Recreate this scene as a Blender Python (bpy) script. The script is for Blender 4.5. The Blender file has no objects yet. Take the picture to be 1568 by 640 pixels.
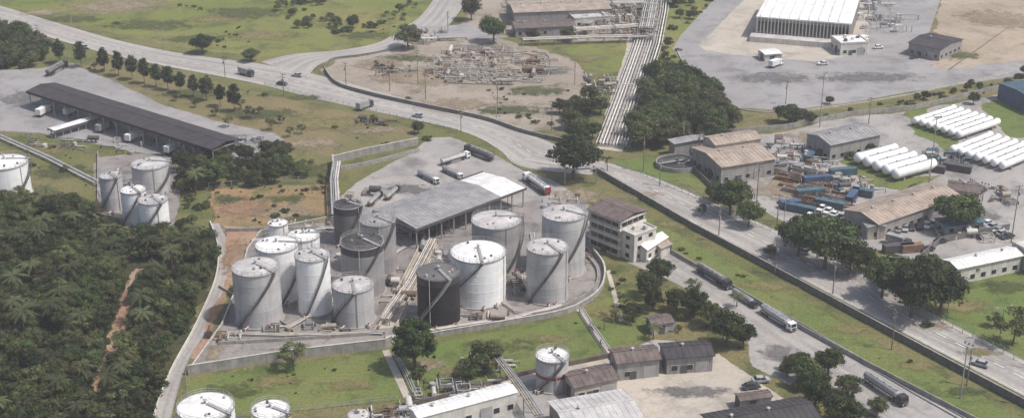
import bpy, math, random
from mathutils import Vector, Matrix, noise
R=random.Random(11)
H=168.0; TH=math.radians(23); F=2154.0
S,C=math.sin(TH),math.cos(TH)
Z=Vector((0,0,1))
def g(u,v,z=0.0):
    """survey sheet coordinate -> metres on the level site"""
    dx=(u-784)/F; dy=(320-v)/F
    t=(H-z)/(S-dy*C)
    return Vector((dx*t,(C+dy*S)*t,z))
def zat(v,y):
    k=(320-v)/F
    return H-y*(S-k*C)/(C+k*S)
def ppm(u,v):
    p=g(u,v); return F/(p.y*C+H*S)
sc=bpy.context.scene
# ------------------------------------------------------------------ materials
MATS={}
def newmat(name):
    m=bpy.data.materials.new(name); m.use_nodes=True
    nt=m.node_tree; b=nt.nodes['Principled BSDF']
    b.inputs['Specular IOR Level'].default_value=0.2
    return m,nt,b
def N(nt,t,**k):
    n=nt.nodes.new(t)
    for a,v in k.items(): setattr(n,a,v)
    return n
def noise_n(nt,vec,scale,detail=5,rough=.6):
    n=N(nt,'ShaderNodeTexNoise'); n.inputs['Scale'].default_value=scale
    n.inputs['Detail'].default_value=detail; n.inputs['Roughness'].default_value=rough
    nt.links.new(vec,n.inputs['Vector']); return n.outputs['Fac']
def mrange(nt,val,a,b,c,d):
    n=N(nt,'ShaderNodeMapRange'); n.interpolation_type='SMOOTHSTEP'
    for i,x in enumerate((a,b,c,d)): n.inputs[i+1].default_value=x
    nt.links.new(val,n.inputs[0]); return n.outputs[0]
def mixc(nt,fac,a,b,mode='MIX'):
    n=N(nt,'ShaderNodeMix',data_type='RGBA',blend_type=mode)
    if isinstance(fac,(int,float)): n.inputs[0].default_value=fac
    else: nt.links.new(fac,n.inputs[0])
    for i,x in ((6,a),(7,b)):
        if isinstance(x,tuple): n.inputs[i].default_value=(*x,1)
        else: nt.links.new(x,n.inputs[i])
    return n.outputs[2]
def mulv(nt,col,val):
    n=N(nt,'ShaderNodeVectorMath',operation='SCALE')
    nt.links.new(col,n.inputs[0]); nt.links.new(val,n.inputs['Scale']); return n.outputs[0]
def bump(nt,b,h,strength,dist):
    n=N(nt,'ShaderNodeBump'); n.inputs['Strength'].default_value=strength; n.inputs['Distance'].default_value=dist
    nt.links.new(h,n.inputs['Height']); nt.links.new(n.outputs[0],b.inputs['Normal'])
def ground(name,c1,c2,c3,sa=.03,sb=.12,fine=1.2,ta=(.38,.62),tb=(.48,.66),contrast=(.7,1.25),bmp=.5,fade=False,stain=None):
    m,nt,b=newmat(name); pos=N(nt,'ShaderNodeNewGeometry').outputs['Position']
    n1=noise_n(nt,pos,sa,8,.62); n2=noise_n(nt,pos,sb,8,.7); n3=noise_n(nt,pos,fine,8,.78)
    c=mixc(nt,mrange(nt,n1,ta[0],ta[1],0,1),c1,c2)
    c=mixc(nt,mrange(nt,n2,tb[0],tb[1],0,1),c,c3)
    if stain:
        n4=noise_n(nt,pos,stain[1],7,.6); c=mixc(nt,mrange(nt,n4,.5,.72,0,.8),c,stain[0])
    c=mulv(nt,c,mrange(nt,n3,.3,.7,*contrast))
    nt.links.new(c,b.inputs['Base Color']); b.inputs['Roughness'].default_value=.92
    bump(nt,b,n3,bmp,.35)
    if fade:
        at=N(nt,'ShaderNodeAttribute',attribute_name='fade')
        ad=N(nt,'ShaderNodeMath',operation='ADD'); nt.links.new(at.outputs['Fac'],ad.inputs[0])
        nt.links.new(mrange(nt,noise_n(nt,pos,.25,9,.75),.3,.7,-.55,.4),ad.inputs[1])
        al=mrange(nt,ad.outputs[0],.15,.95,0,.85)
        nt.links.new(al,b.inputs['Alpha'])
    MATS[name]=m; return m
def plain(name,col,rough=.7,var=.18,scale=.5,metal=0.,streak=0,rust=None,course=0,spec=.25):
    m,nt,b=newmat(name); pos=N(nt,'ShaderNodeNewGeometry').outputs['Position']
    n1=noise_n(nt,pos,scale,6,.65)
    val=mrange(nt,n1,.3,.7,1-var,1+var*.6)
    col3=N(nt,'ShaderNodeRGB'); col3.outputs[0].default_value=(*col,1)
    c=col3.outputs[0]
    mp=N(nt,'ShaderNodeMapping'); mp.inputs['Scale'].default_value=(1.1,1.1,.07); nt.links.new(pos,mp.inputs[0])
    ns=noise_n(nt,mp.outputs[0],1.0,6,.65)
    if streak: c=mixc(nt,mrange(nt,ns,.45,.72,0,streak),c,tuple(x*.35+.01 for x in col))
    if rust: c=mixc(nt,mrange(nt,noise_n(nt,mp.outputs[0],1.7,6,.7),.56,.75,0,rust),c,(.16,.085,.045))
    if course:
        sx=N(nt,'ShaderNodeSeparateXYZ'); nt.links.new(pos,sx.inputs[0])
        dv=N(nt,'ShaderNodeMath',operation='DIVIDE'); nt.links.new(sx.outputs[2],dv.inputs[0]); dv.inputs[1].default_value=2.4
        fl=N(nt,'ShaderNodeMath',operation='FLOOR'); nt.links.new(dv.outputs[0],fl.inputs[0])
        wn=N(nt,'ShaderNodeTexWhiteNoise',noise_dimensions='1D'); nt.links.new(fl.outputs[0],wn.inputs['W'])
        c=mulv(nt,c,mrange(nt,wn.outputs['Value'],0,1,1-course,1))
    c=mulv(nt,c,val)
    nt.links.new(c,b.inputs['Base Color']); b.inputs['Roughness'].default_value=rough
    b.inputs['Metallic'].default_value=metal; b.inputs['Specular IOR Level'].default_value=spec
    MATS[name]=m; return m
def leafmat(name,c1,c2,tr=.25):
    m,nt,b=newmat(name); geo=N(nt,'ShaderNodeNewGeometry'); oi=N(nt,'ShaderNodeObjectInfo')
    n1=noise_n(nt,geo.outputs['Position'],.35,4)
    c=mixc(nt,mrange(nt,n1,.35,.65,0,1),c1,c2)
    c=mulv(nt,c,mrange(nt,oi.outputs['Random'],0,1,.6,1.5))
    nt.links.new(c,b.inputs['Base Color']); b.inputs['Roughness'].default_value=.65
    t=N(nt,'ShaderNodeBsdfTranslucent'); nt.links.new(c,t.inputs[0])
    mx=N(nt,'ShaderNodeMixShader'); mx.inputs[0].default_value=tr
    nt.links.new(b.outputs[0],mx.inputs[1]); nt.links.new(t.outputs[0],mx.inputs[2])
    nt.links.new(mx.outputs[0],nt.nodes['Material Output'].inputs[0])
    MATS[name]=m; return m
def roadmat(name,c1,c2,lanes):
    m,nt,b=newmat(name); pos=N(nt,'ShaderNodeNewGeometry').outputs['Position']
    uv=N(nt,'ShaderNodeUVMap'); sx=N(nt,'ShaderNodeSeparateXYZ'); nt.links.new(uv.outputs[0],sx.inputs[0])
    mm=N(nt,'ShaderNodeMath',operation='MULTIPLY'); nt.links.new(sx.outputs[0],mm.inputs[0]); mm.inputs[1].default_value=lanes*4*math.pi
    cs=N(nt,'ShaderNodeMath',operation='COSINE'); nt.links.new(mm.outputs[0],cs.inputs[0])
    c=mixc(nt,mrange(nt,noise_n(nt,pos,.06,6),.4,.6,0,1),c1,c2)
    c=mulv(nt,c,mrange(nt,cs.outputs[0],-1,1,1.0,.86))
    n3=noise_n(nt,pos,.9,8,.75); c=mulv(nt,c,mrange(nt,n3,.3,.7,.84,1.12))
    mp=N(nt,'ShaderNodeMapping'); mp.inputs['Scale'].default_value=(9,.02,1); nt.links.new(uv.outputs[0],mp.inputs[0])
    n4=noise_n(nt,mp.outputs[0],1,5,.7); c=mulv(nt,c,mrange(nt,n4,.3,.7,.85,1.1))
    nt.links.new(c,b.inputs['Base Color']); b.inputs['Roughness'].default_value=.9
    MATS[name]=m
ground('wild_grass',(.130,.135,.046),(.180,.155,.072),(.078,.092,.034),sa=.018,sb=.09,tb=(.46,.64),contrast=(.55,1.3))
ground('bright_grass',(.150,.172,.044),(.205,.190,.066),(.085,.108,.034),sa=.02,sb=.08,tb=(.46,.66),contrast=(.6,1.28))
ground('lawn',(.118,.156,.042),(.160,.168,.056),(.076,.104,.032),sa=.035,sb=.14,contrast=(.68,1.22))
ground('brown_grass',(.200,.155,.080),(.160,.145,.062),(.105,.110,.045),sa=.03,sb=.09,contrast=(.62,1.28))
ground('orange_grass',(.285,.190,.105),(.215,.160,.080),(.125,.120,.05),sa=.04,sb=.08,tb=(.50,.64),contrast=(.62,1.28))
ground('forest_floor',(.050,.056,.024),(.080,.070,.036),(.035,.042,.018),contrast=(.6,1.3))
ground('dirt',(.37,.30,.23),(.30,.245,.18),(.24,.20,.15),sa=.03,sb=.1,contrast=(.75,1.2))
ground('red_dirt',(.31,.18,.115),(.35,.25,.18),(.21,.15,.09),sa=.05,sb=.2,contrast=(.7,1.22))
ground('pit_dirt',(.32,.27,.225),(.26,.22,.175),(.165,.15,.10),sa=.03,sb=.07,tb=(.48,.66),contrast=(.7,1.24))
ground('concrete_yard',(.36,.335,.31),(.30,.28,.265),(.24,.225,.215),sa=.05,sb=.16,contrast=(.82,1.1),bmp=.1,stain=((.14,.13,.125),.07))
ground('pad_concrete',(.27,.245,.225),(.215,.195,.185),(.15,.135,.13),sa=.06,sb=.2,contrast=(.78,1.15),bmp=.15,stain=((.105,.095,.09),.1))
ground('pale_concrete',(.45,.40,.335),(.40,.355,.30),(.32,.285,.245),sa=.05,sb=.14,contrast=(.84,1.1),bmp=.1,stain=((.24,.21,.18),.08))
ground('asphalt_yard',(.30,.285,.28),(.26,.248,.245),(.215,.205,.203),sa=.03,sb=.12,contrast=(.85,1.1),bmp=.1,stain=((.15,.14,.14),.05))
ground('dirt_patch',(.30,.24,.17),(.25,.20,.135),(.20,.165,.10),fade=True)
ground('dry_patch',(.22,.18,.085),(.19,.165,.075),(.16,.145,.06),fade=True)
ground('dark_patch',(.07,.085,.032),(.09,.10,.036),(.05,.062,.025),fade=True)
ground('red_patch',(.29,.17,.11),(.25,.18,.12),(.20,.15,.09),fade=True)
ground('grey_patch',(.17,.16,.155),(.145,.14,.135),(.12,.115,.11),fade=True)
roadmat('asphalt_road',(.325,.30,.28),(.365,.34,.315),2)
roadmat('service_asphalt',(.35,.325,.30),(.30,.28,.265),1)
plain('road_paint',(.7,.68,.6),var=.3,scale=1.5)
plain('kerb',(.42,.40,.37),var=.25)
plain('wall_concrete',(.31,.29,.265),var=.25,streak=.5)
plain('wall_dark',(.16,.15,.14),var=.25,streak=.5)
plain('tank_white',(.80,.795,.78),rough=.55,var=.08,scale=.25,streak=.22,course=.05,rust=.12)
plain('tank_grey',(.32,.305,.30),rough=.55,var=.12,scale=.25,streak=.4,course=.12,rust=.25)
plain('tank_lightgrey',(.47,.455,.45),rough=.55,var=.12,scale=.25,streak=.35,course=.10,rust=.2)
plain('tank_darkgrey',(.15,.14,.14),rough=.6,var=.15,scale=.25,streak=.4,course=.12)
plain('tank_black',(.028,.022,.024),rough=.6,var=.3,scale=.3,streak=.3,course=.2)
plain('tank_sooty',(.065,.058,.057),rough=.65,var=.35,scale=.4,streak=.4)
plain('roof_white',(.70,.68,.66),rough=.6,var=.16,scale=.3)
plain('roof_lightgrey',(.47,.445,.43),rough=.6,var=.25,scale=.3)
plain('roof_grey',(.28,.27,.27),rough=.6,var=.25,scale=.3)
plain('roof_brown',(.14,.11,.10),rough=.8,var=.35,scale=.5)
plain('roof_dark',(.055,.048,.052),rough=.7,var=.3,scale=.3)
plain('roof_tan',(.34,.275,.225),rough=.75,var=.28,scale=.3,rust=.4)
plain('roof_black',(.035,.033,.037),rough=.8,var=.2)
plain('steel',(.34,.335,.33),rough=.5,var=.2,metal=.2)
plain('steel_dark',(.09,.085,.085),rough=.6,var=.2)
plain('pipe_pale',(.48,.45,.41),rough=.5,var=.25)
plain('pipe_tan',(.32,.275,.22),rough=.6,var=.25)
plain('pipe_rust',(.17,.11,.075),rough=.8,var=.3)
plain('plaster_white',(.56,.53,.475),var=.15,streak=.4)
plain('plaster_cream',(.46,.41,.34),var=.18,streak=.45)
plain('plaster_grey',(.29,.27,.255),var=.18,streak=.45)
plain('red_paint',(.26,.05,.045),rough=.5,var=.2)
plain('blue_paint',(.06,.10,.17),rough=.5,var=.25)
plain('teal_paint',(.07,.125,.155),rough=.5,var=.3)
plain('rust_paint',(.23,.15,.10),rough=.7,var=.35,rust=.6)
plain('car_white',(.70,.70,.69),rough=.3,var=.05,spec=.5)
plain('car_silver',(.34,.35,.36),rough=.3,var=.05,spec=.5)
plain('car_dark',(.035,.037,.042),rough=.3,var=.05,spec=.5)
plain('car_red',(.22,.04,.035),rough=.3,var=.05,spec=.5)
plain('glass',(.02,.025,.03),rough=.15,var=.1,spec=.5)
plain('tyre',(.02,.02,.02),rough=.9,var=.1)
plain('wood_pole',(.20,.16,.125),var=.2)
plain('bark',(.13,.10,.075),var=.3)
leafmat('leaf_a',(.042,.066,.022),(.060,.084,.028))
leafmat('leaf_b',(.064,.092,.028),(.086,.108,.036))
leafmat('leaf_c',(.028,.044,.017),(.041,.058,.022))
leafmat('leaf_light',(.11,.13,.048),(.13,.14,.055))
leafmat('leaf_olive',(.078,.084,.036),(.105,.100,.046))
leafmat('palm_leaf',(.065,.080,.034),(.09,.098,.044))
# ------------------------------------------------------------------ mesh builder
def link(o): sc.collection.objects.link(o); return o
class MB:
    def __init__(s,name): s.name=name; s.P={}; s.cur='body'; s.T=Matrix()
    def part(s,n): s.cur=n; return s
    def raw(s,vs,fs,mat,sm=False):
        p=s.P.setdefault(s.cur,dict(v=[],f=[],m=[],mats=[],s=[]))
        o=len(p['v']); T=s.T
        p['v']+= [T@Vector(v) for v in vs]
        if mat not in p['mats']: p['mats'].append(mat)
        k=p['mats'].index(mat)
        for f in fs: p['f'].append([i+o for i in f]); p['m'].append(k); p['s'].append(sm)
    def box(s,x0,x1,y0,y1,z0,z1,mat):
        v=[(x0,y0,z0),(x1,y0,z0),(x1,y1,z0),(x0,y1,z0),(x0,y0,z1),(x1,y0,z1),(x1,y1,z1),(x0,y1,z1)]
        s.raw(v,[(0,3,2,1),(4,5,6,7),(0,1,5,4),(1,2,6,5),(2,3,7,6),(3,0,4,7)],mat)
    def beam(s,p0,p1,w,h,mat):
        p0=Vector(p0);p1=Vector(p1);d=(p1-p0)
        if d.length<1e-4:return
        d.normalize(); a=d.cross(Z)
        if a.length<.01:a=Vector((1,0,0))
        a.normalize(); b=a.cross(d)
        a=a*w/2;b=b*h/2
        v=[p0-a-b,p0+a-b,p0+a+b,p0-a+b,p1-a-b,p1+a-b,p1+a+b,p1-a+b]
        s.raw(v,[(0,1,2,3),(7,6,5,4),(0,4,5,1),(1,5,6,2),(2,6,7,3),(3,7,4,0)],mat)
    def cyl(s,p0,p1,r0,r1=None,n=10,mat='steel',caps=True):
        if r1 is None:r1=r0
        p0=Vector(p0);p1=Vector(p1);d=(p1-p0).normalized()
        a=d.cross(Z)
        if a.length<.01:a=Vector((1,0,0))
        a.normalize();b=d.cross(a)
        v=[];
        for p,r in((p0,r0),(p1,r1)):
            for i in range(n):
                t=2*math.pi*i/n; v.append(p+(a*math.cos(t)+b*math.sin(t))*r)
        s.raw(v,[(i,(i+1)%n,n+(i+1)%n,n+i) for i in range(n)],mat,True)
        if caps: s.raw(v,[tuple(range(n))[::-1],tuple(range(n,2*n))],mat)
    def prof(s,pts,y0,y1,mat):
        n=len(pts); v=[(x,y0,z) for x,z in pts]+[(x,y1,z) for x,z in pts]
        s.raw(v,[tuple(range(n))[::-1],tuple(range(n,2*n))]+[(i,(i+1)%n,n+(i+1)%n,n+i) for i in range(n)],mat)
    def rev(s,pts,n,mat,sm=True):
        v=[]
        for r,z in pts:
            for i in range(n):
                t=2*math.pi*i/n; v.append((r*math.cos(t),r*math.sin(t),z))
        f=[]
        for k in range(len(pts)-1):
            for i in range(n):
                j=(i+1)%n
                f.append((k*n+i,k*n+j,(k+1)*n+j,(k+1)*n+i))
        s.raw(v,f,mat,sm)
    def done(s,loc=None,rot=0,center=True):
        allv=[v for p in s.P.values() for v in p['v']]
        if loc is None:
            if center:
                c=Vector((sum(v.x for v in allv)/len(allv),sum(v.y for v in allv)/len(allv),0))
            else: c=Vector((0,0,0))
            off=c; loc=c
        else: off=Vector((0,0,0))
        single=len(s.P)==1; root=None
        if not single:
            root=link(bpy.data.objects.new(s.name,None)); root.location=loc; root.rotation_euler[2]=rot
        for pn,p in s.P.items():
            me=bpy.data.meshes.new(s.name if single else pn)
            me.from_pydata([v-off for v in p['v']],[],p['f'])
            for mt in p['mats']: me.materials.append(MATS[mt])
            me.polygons.foreach_set('material_index',p['m']); me.polygons.foreach_set('use_smooth',p['s'])
            me.update()
            o=link(bpy.data.objects.new(s.name if single else pn,me))
            if single: o.location=loc; o.rotation_euler[2]=rot; root=o
            else: o.parent=root
        return root
def frame(a,b,c,h):
    A,B,Cc=g(*a,h),g(*b,h),g(*c,h)
    X=(B-A).normalized(); n=Z.cross(X); w=(Cc-A).dot(n)
    if w<0: A,B=B,A; X=-X; n=-n; w=-w
    M=Matrix(((X.x,n.x,0,A.x),(X.y,n.y,0,A.y),(0,0,1,0),(0,0,0,1)))
    return M,(B-A).length,w
def catmull(P,n=6,closed=False):
    out=[];L=len(P)
    rng=range(L) if closed else range(L-1)
    for i in rng:
        if closed:p=[P[(i+k-1)%L] for k in range(4)]
        else:p=[P[max(0,min(L-1,i+k-1))] for k in range(4)]
        for j in range(n):
            t=j/n
            out.append(.5*((2*p[1])+(-p[0]+p[2])*t+(2*p[0]-5*p[1]+4*p[2]-p[3])*t*t+(-p[0]+3*p[1]-3*p[2]+p[3])*t**3))
    if not closed: out.append(P[-1])
    return out
def resample(P,n):
    d=[0]
    for i in range(1,len(P)): d.append(d[-1]+(P[i]-P[i-1]).length)
    out=[];k=0
    for i in range(n):
        t=d[-1]*i/(n-1)
        while k<len(P)-2 and d[k+1]<t:k+=1
        s=(t-d[k])/max(1e-6,d[k+1]-d[k]); out.append(P[k].lerp(P[k+1],min(1,s)))
    return out,d[-1]
LZ=.014
def sheet(name,pts,mat,layer,jit=0,smooth=False):
    P=[g(*p) for p in pts]
    if smooth:P=catmull(P,6,True)
    if jit:
        Q=[]
        for i,p in enumerate(P):
            q=P[(i+1)%len(P)]; k=max(1,int((q-p).length/1.2))
            for j in range(k):
                r=p.lerp(q,j/k); nv=noise.noise_vector(r*.12)*jit*1.6+noise.noise_vector(r*.5)*jit*.9
                Q.append(r+Vector((nv.x,nv.y,0)))
        P=Q
    me=bpy.data.meshes.new(name); me.from_pydata([(p.x,p.y,layer*LZ) for p in P],[],[list(range(len(P)))])
    me.materials.append(MATS[mat]); 
    o=link(bpy.data.objects.new(name,me))
    if me.polygons[0].normal.z<0: me.flip_normals()
    return o
def patch(u,v,wu,wv,mat,layer,name='bare_ground_patch'):
    c=g(u,v); rx=wu/2/ppm(u,v); ry=abs(g(u,v-wv/2).y-g(u,v+wv/2).y)/2
    n=28; vs=[(c.x,c.y,layer*LZ)]; fd=[1.0]
    for k,(s_,f_) in enumerate(((.45,.85),(.9,.5),(1.35,0))):
        for i in range(n):
            t=2*math.pi*i/n; w=1+.3*noise.noise(Vector((math.cos(t)*1.3+u*.7,math.sin(t)*1.3+v,k*.2)))
            vs.append((c.x+rx*s_*w*math.cos(t),c.y+ry*s_*w*math.sin(t),layer*LZ)); fd.append(f_)
    fs=[(0,1+i,1+(i+1)%n) for i in range(n)]
    for k in range(2):
        for i in range(n):
            a=1+k*n;b=a+n; fs.append((a+i,b+i,b+(i+1)%n,a+(i+1)%n))
    me=bpy.data.meshes.new(name); me.from_pydata(vs,[],fs); me.materials.append(MATS[mat])
    at=me.attributes.new('fade','FLOAT','POINT'); at.data.foreach_set('value',fd)
    link(bpy.data.objects.new(name,me))
def strip(name,Lp,Rp,mat,layer,kerb=True,line=True):
    A,_=resample(catmull([g(*p) for p in Lp],6),90); B,ln=resample(catmull([g(*p) for p in Rp],6),90)
    vs=[];uv=[]
    for i in range(90):
        for k,p in ((0,A[i]),(1,B[i])): vs.append((p.x,p.y,layer*LZ)); uv.append((k,ln*i/89))
    fs=[(2*i,2*i+1,2*i+3,2*i+2) for i in range(89)]
    me=bpy.data.meshes.new(name); me.from_pydata(vs,[],fs); me.materials.append(MATS[mat])
    ul=me.uv_layers.new(name='UVMap')
    for lp in me.loops: ul.data[lp.index].uv=uv[lp.vertex_index]
    if me.polygons[0].normal.z<0: me.flip_normals()
    link(bpy.data.objects.new(name,me))
    if kerb:
        for E in (A,B): wallw('road_kerb',E,.13,.3,'kerb')
    if line:
        m=MB('road_marking')
        Mi,l2=resample([a.lerp(b,.5) for a,b in zip(A,B)],int(ln/3))
        for i in range(0,len(Mi)-1,2):
            p,q=Mi[i],Mi[i+1]; d=(q-p).normalized().cross(Z)*.12; z=Vector((0,0,(layer+.5)*LZ))
            m.raw([p-d+z,p+d+z,q+d+z,q-d+z],[(0,1,2,3)],'road_paint')
        for E,sg in ((A,1),(B,-1)):
            E2,_=resample([a.lerp(b,.05 if sg==1 else .95) for a,b in zip(A,B)],80)
            for i in range(79):
                p,q=E2[i],E2[i+1]; d=(q-p).normalized().cross(Z)*.08; z=Vector((0,0,(layer+.5)*LZ))
                m.raw([p-d+z,p+d+z,q+d+z,q-d+z],[(0,1,2,3)],'road_paint')
        m.done()
def wallw(name,P,h,th,mat,cap=None):
    m=MB(name); n=len(P); off=[]
    for i in range(n):
        a=P[max(0,i-1)];b=P[min(n-1,i+1)]; d=(b-a); d.z=0; d=d.normalized().cross(Z)*th/2; off.append(d)
    vs=[]
    for p,d in zip(P,off):
        q=Vector((p.x,p.y,0)); vs+=[q-d,q+d,q+d+Z*h,q-d+Z*h]
    fs=[]
    for i in range(n-1):
        a=4*i;b=a+4
        fs+=[(a+1,b+1,b+2,a+2),(a+2,b+2,b+3,a+3),(a+3,b+3,b,a)]
    fs+=[(0,1,2,3),(4*n-1,4*n-2,4*n-3,4*n-4)]
    m.raw(vs,fs,mat)
    if cap:
        for i in range(n-1): m.beam(Vector((P[i].x,P[i].y,h+.05)),Vector((P[i+1].x,P[i+1].y,h+.05)),th+.14,.1,cap)
    return m.done()
def wall(name,pts,h,th,mat,smooth=False,cap=None):
    P=[g(*p) for p in pts]
    if smooth:P=catmull(P,5)
    return wallw(name,P,h,th,mat,cap)
def fence(name,pts,h=2.2,smooth=False,mat='steel',step=3.):
    P=[g(*p) for p in pts]
    if smooth:P=catmull(P,5)
    _,ln=resample(P,2); Q,_=resample(P,max(2,int(ln/step)))
    m=MB(name)
    for p in Q: m.box(p.x-.07,p.x+.07,p.y-.07,p.y+.07,0,h,mat)
    for i in range(len(Q)-1):
        for z in (.3,h*.5,h-.1): m.beam(Q[i]+Z*z,Q[i+1]+Z*z,.05,.06,mat)
    m.done()
# ------------------------------------------------------------------ vegetation meshes
def mesh_of(mb):
    o=mb.done(loc=Vector((0,0,0))); me=o.data; bpy.data.objects.remove(o); return me
def rsph():
    while True:
        v=Vector((R.uniform(-1,1),R.uniform(-1,1),R.uniform(-1,1)))
        if .05<v.length<=1:return v
def leafy(name,h,rx,rz,zc,ncl,nper,leaf,tr,mats,rc=(.28,.45)):
    m=MB(name)
    bend=Vector((R.uniform(-.3,.3),R.uniform(-.3,.3),0))
    m.cyl((0,0,-.1),bend+Z*(zc*.45),tr,tr*.75,8,'bark',False)
    m.cyl(bend+Z*(zc*.45),bend*1.5+Z*(zc*.95),tr*.75,tr*.4,8,'bark',False)
    for k in range(ncl):
        d=rsph(); d=d.normalized()*(d.length**.6)
        c=Vector((d.x*rx*.78,d.y*rx*.78,zc+d.z*rz*.78*(1 if d.z>0 else .7)))
        rr=rx*R.uniform(*rc)*(1.15-.3*d.length)
        if k%3==0: m.cyl(bend+Z*(zc*.5),c,tr*.3,tr*.08,5,'bark',False)
        mt=mats[0] if R.random()<.5 else R.choice(mats)
        vs=[];fs=[]
        for j in range(nper):
            e=rsph().normalized(); 
            if e.z<-.3 and R.random()<.6: e.z=-e.z
            p=c+Vector((e.x,e.y,e.z*.75))*rr*R.uniform(.5,1.2)
            nn=(e+rsph()*.75).normalized(); a=nn.orthogonal().normalized(); a.rotate(Matrix.Rotation(R.uniform(0,6.28),3,nn)); b=nn.cross(a)
            s=leaf*R.uniform(.45,1.3)
            o=len(vs); vs+=[p-a*s,p-b*s*.6,p+a*s,p+b*s*.7+nn*s*.2]; fs.append((o,o+1,o+2,o+3))
        m.raw(vs,fs,mt)
    return mesh_of(m)
def palm(name,h):
    m=MB(name)
    pts=[Vector((.35*math.sin(i/5*1.3)*h/8,.1*i/5,h*i/5)) for i in range(6)]
    for i in range(5): m.cyl(pts[i],pts[i+1],.22-.02*i,.2-.02*i,7,'bark',False)
    top=pts[-1]
    for k in range(17):
        a=k*2.4; L=R.uniform(2.6,3.6); up=R.uniform(-.1,.9); d=Vector((math.cos(a),math.sin(a),0)); sd=d.cross(Z)
        prev=None;
        for i in range(8):
            t=i/7; p=top+d*L*t+Z*(up*L*t*(1)-L*.75*t*t*(.6+up*.5))
            w=.62*math.sin(math.pi*min(1,(t*.85+.1)))+.03
            cur=(p,p+sd*w-Z*w*.5,p-sd*w-Z*w*.5)
            if prev:
                g0=prev[0].lerp(cur[0],.62)
                m.raw([prev[0],g0,prev[1].lerp(cur[1],.5)+d*.2],[(0,1,2)],'palm_leaf'); m.raw([prev[0],g0,prev[2].lerp(cur[2],.5)+d*.2],[(0,1,2)],'palm_leaf')
                m.raw([g0,cur[0],cur[1].lerp(prev[1],.1)+d*.2],[(0,1,2)],'palm_leaf'); m.raw([g0,cur[0],cur[2].lerp(prev[2],.1)+d*.2],[(0,1,2)],'palm_leaf')
            prev=cur
    return mesh_of(m)
DK=['leaf_a','leaf_b','leaf_c']
VM={}
VM['broad']=[leafy('broad_tree_mesh',10,5,3.7,5.4,34,150,.31,.35,DK,rc=(.22,.42)) for _ in range(3)]
VM['round']=[leafy('round_tree_mesh',10,5,4.9,5.6,60,170,.27,.4,['leaf_a','leaf_c','leaf_b','leaf_a'],rc=(.2,.33)) for _ in range(2)]
VM['light']=[leafy('light_tree_mesh',10,5,3.8,5.6,22,95,.28,.25,['leaf_light','leaf_b','leaf_olive'],rc=(.18,.36)) for _ in range(2)]
VM['narrow']=[leafy('narrow_tree_mesh',10,5,8.6,9.8,34,80,.5,.3,['leaf_c','leaf_a','leaf_c'],rc=(.32,.5)) for _ in range(2)]
VM['olive']=[leafy('olive_tree_mesh',10,5,3.6,5.,28,120,.32,.3,['leaf_olive','leaf_a','leaf_b','leaf_c'],rc=(.22,.4)) for _ in range(3)]
VM['shrub']=[leafy('shrub_mesh',3,5,R.uniform(1.4,2.2),1.5,R.choice([9,14]),80,.42,.1,['leaf_a','leaf_b','leaf_olive'],rc=(.16,.4)) for _ in range(4)]
VM['palm']=[palm('palm_mesh',7.5),palm('palm_mesh',5.5)]
NMS={'broad':'broadleaf_tree','round':'mango_tree','light':'flowering_tree','narrow':'cypress_tree','olive':'acacia_tree','shrub':'garden_shrub','palm':'palm_tree'}
def tree(u,v,w,kind='broad',zs=1.,name=None):
    me=R.choice(VM[kind]); o=link(bpy.data.objects.new(name or NMS[kind],me)); o.location=g(u,v)
    s=w/2/ppm(u,v)/(5. if kind!='palm' else 3.); o.scale=(s,s*R.uniform(.92,1.08),s*zs*R.uniform(.93,1.07)); o.rotation_euler[2]=R.uniform(0,6.28); return o
def inpoly(x,y,P):
    c=False;n=len(P)
    for i in range(n):
        a,b=P[i],P[(i+1)%n]
        if (a.y>y)!=(b.y>y) and x<(b.x-a.x)*(y-a.y)/(b.y-a.y)+a.x:c=not c
    return c
def scatter(name,pts,kinds,area,smin,smax,avoid=None,world=False,clump=None):
    P=pts if world else [g(*p) for p in pts]
    xs=[p.x for p in P];ys=[p.y for p in P]
    av=[[g(*p) for p in a] for a in (avoid or [])]
    A=(max(xs)-min(xs))*(max(ys)-min(ys)); n=int(A/area)
    meshes=[me for k in kinds for me in VM[k]]
    B=[[] for _ in meshes]
    for i in range(n):
        x=R.uniform(min(xs),max(xs));y=R.uniform(min(ys),max(ys))
        if not inpoly(x,y,P) or any(inpoly(x,y,a) for a in av):continue
        if clump is not None and noise.noise(Vector((x*.045,y*.03,3.3)))+.5*noise.noise(Vector((x*.16,y*.16,1)))<clump: continue
        B[R.randrange(len(meshes))].append((x,y))
    root=link(bpy.data.objects.new(name,None))
    for me,L in zip(meshes,B):
        if not L: continue
        vs=[];fs=[]
        for x,y in L:
            s=(smin+(smax-smin)*R.random()**(2.2 if clump is not None else 1))/2; a=R.uniform(0,6.28); o=len(vs)
            for k in range(4): vs.append((x+s*1.414*math.cos(a+k*math.pi/2),y+s*1.414*math.sin(a+k*math.pi/2),0))
            fs.append((o,o+1,o+2,o+3))
        m=bpy.data.meshes.new(name+'_points'); m.from_pydata(vs,[],fs)
        o=link(bpy.data.objects.new('planting',m)); o.parent=root
        o.instance_type='FACES'; o.use_instance_faces_scale=True; o.instance_faces_scale=1.0
        o.show_instancer_for_render=False
        c=link(bpy.data.objects.new('plant_model',me)); c.parent=o
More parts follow.
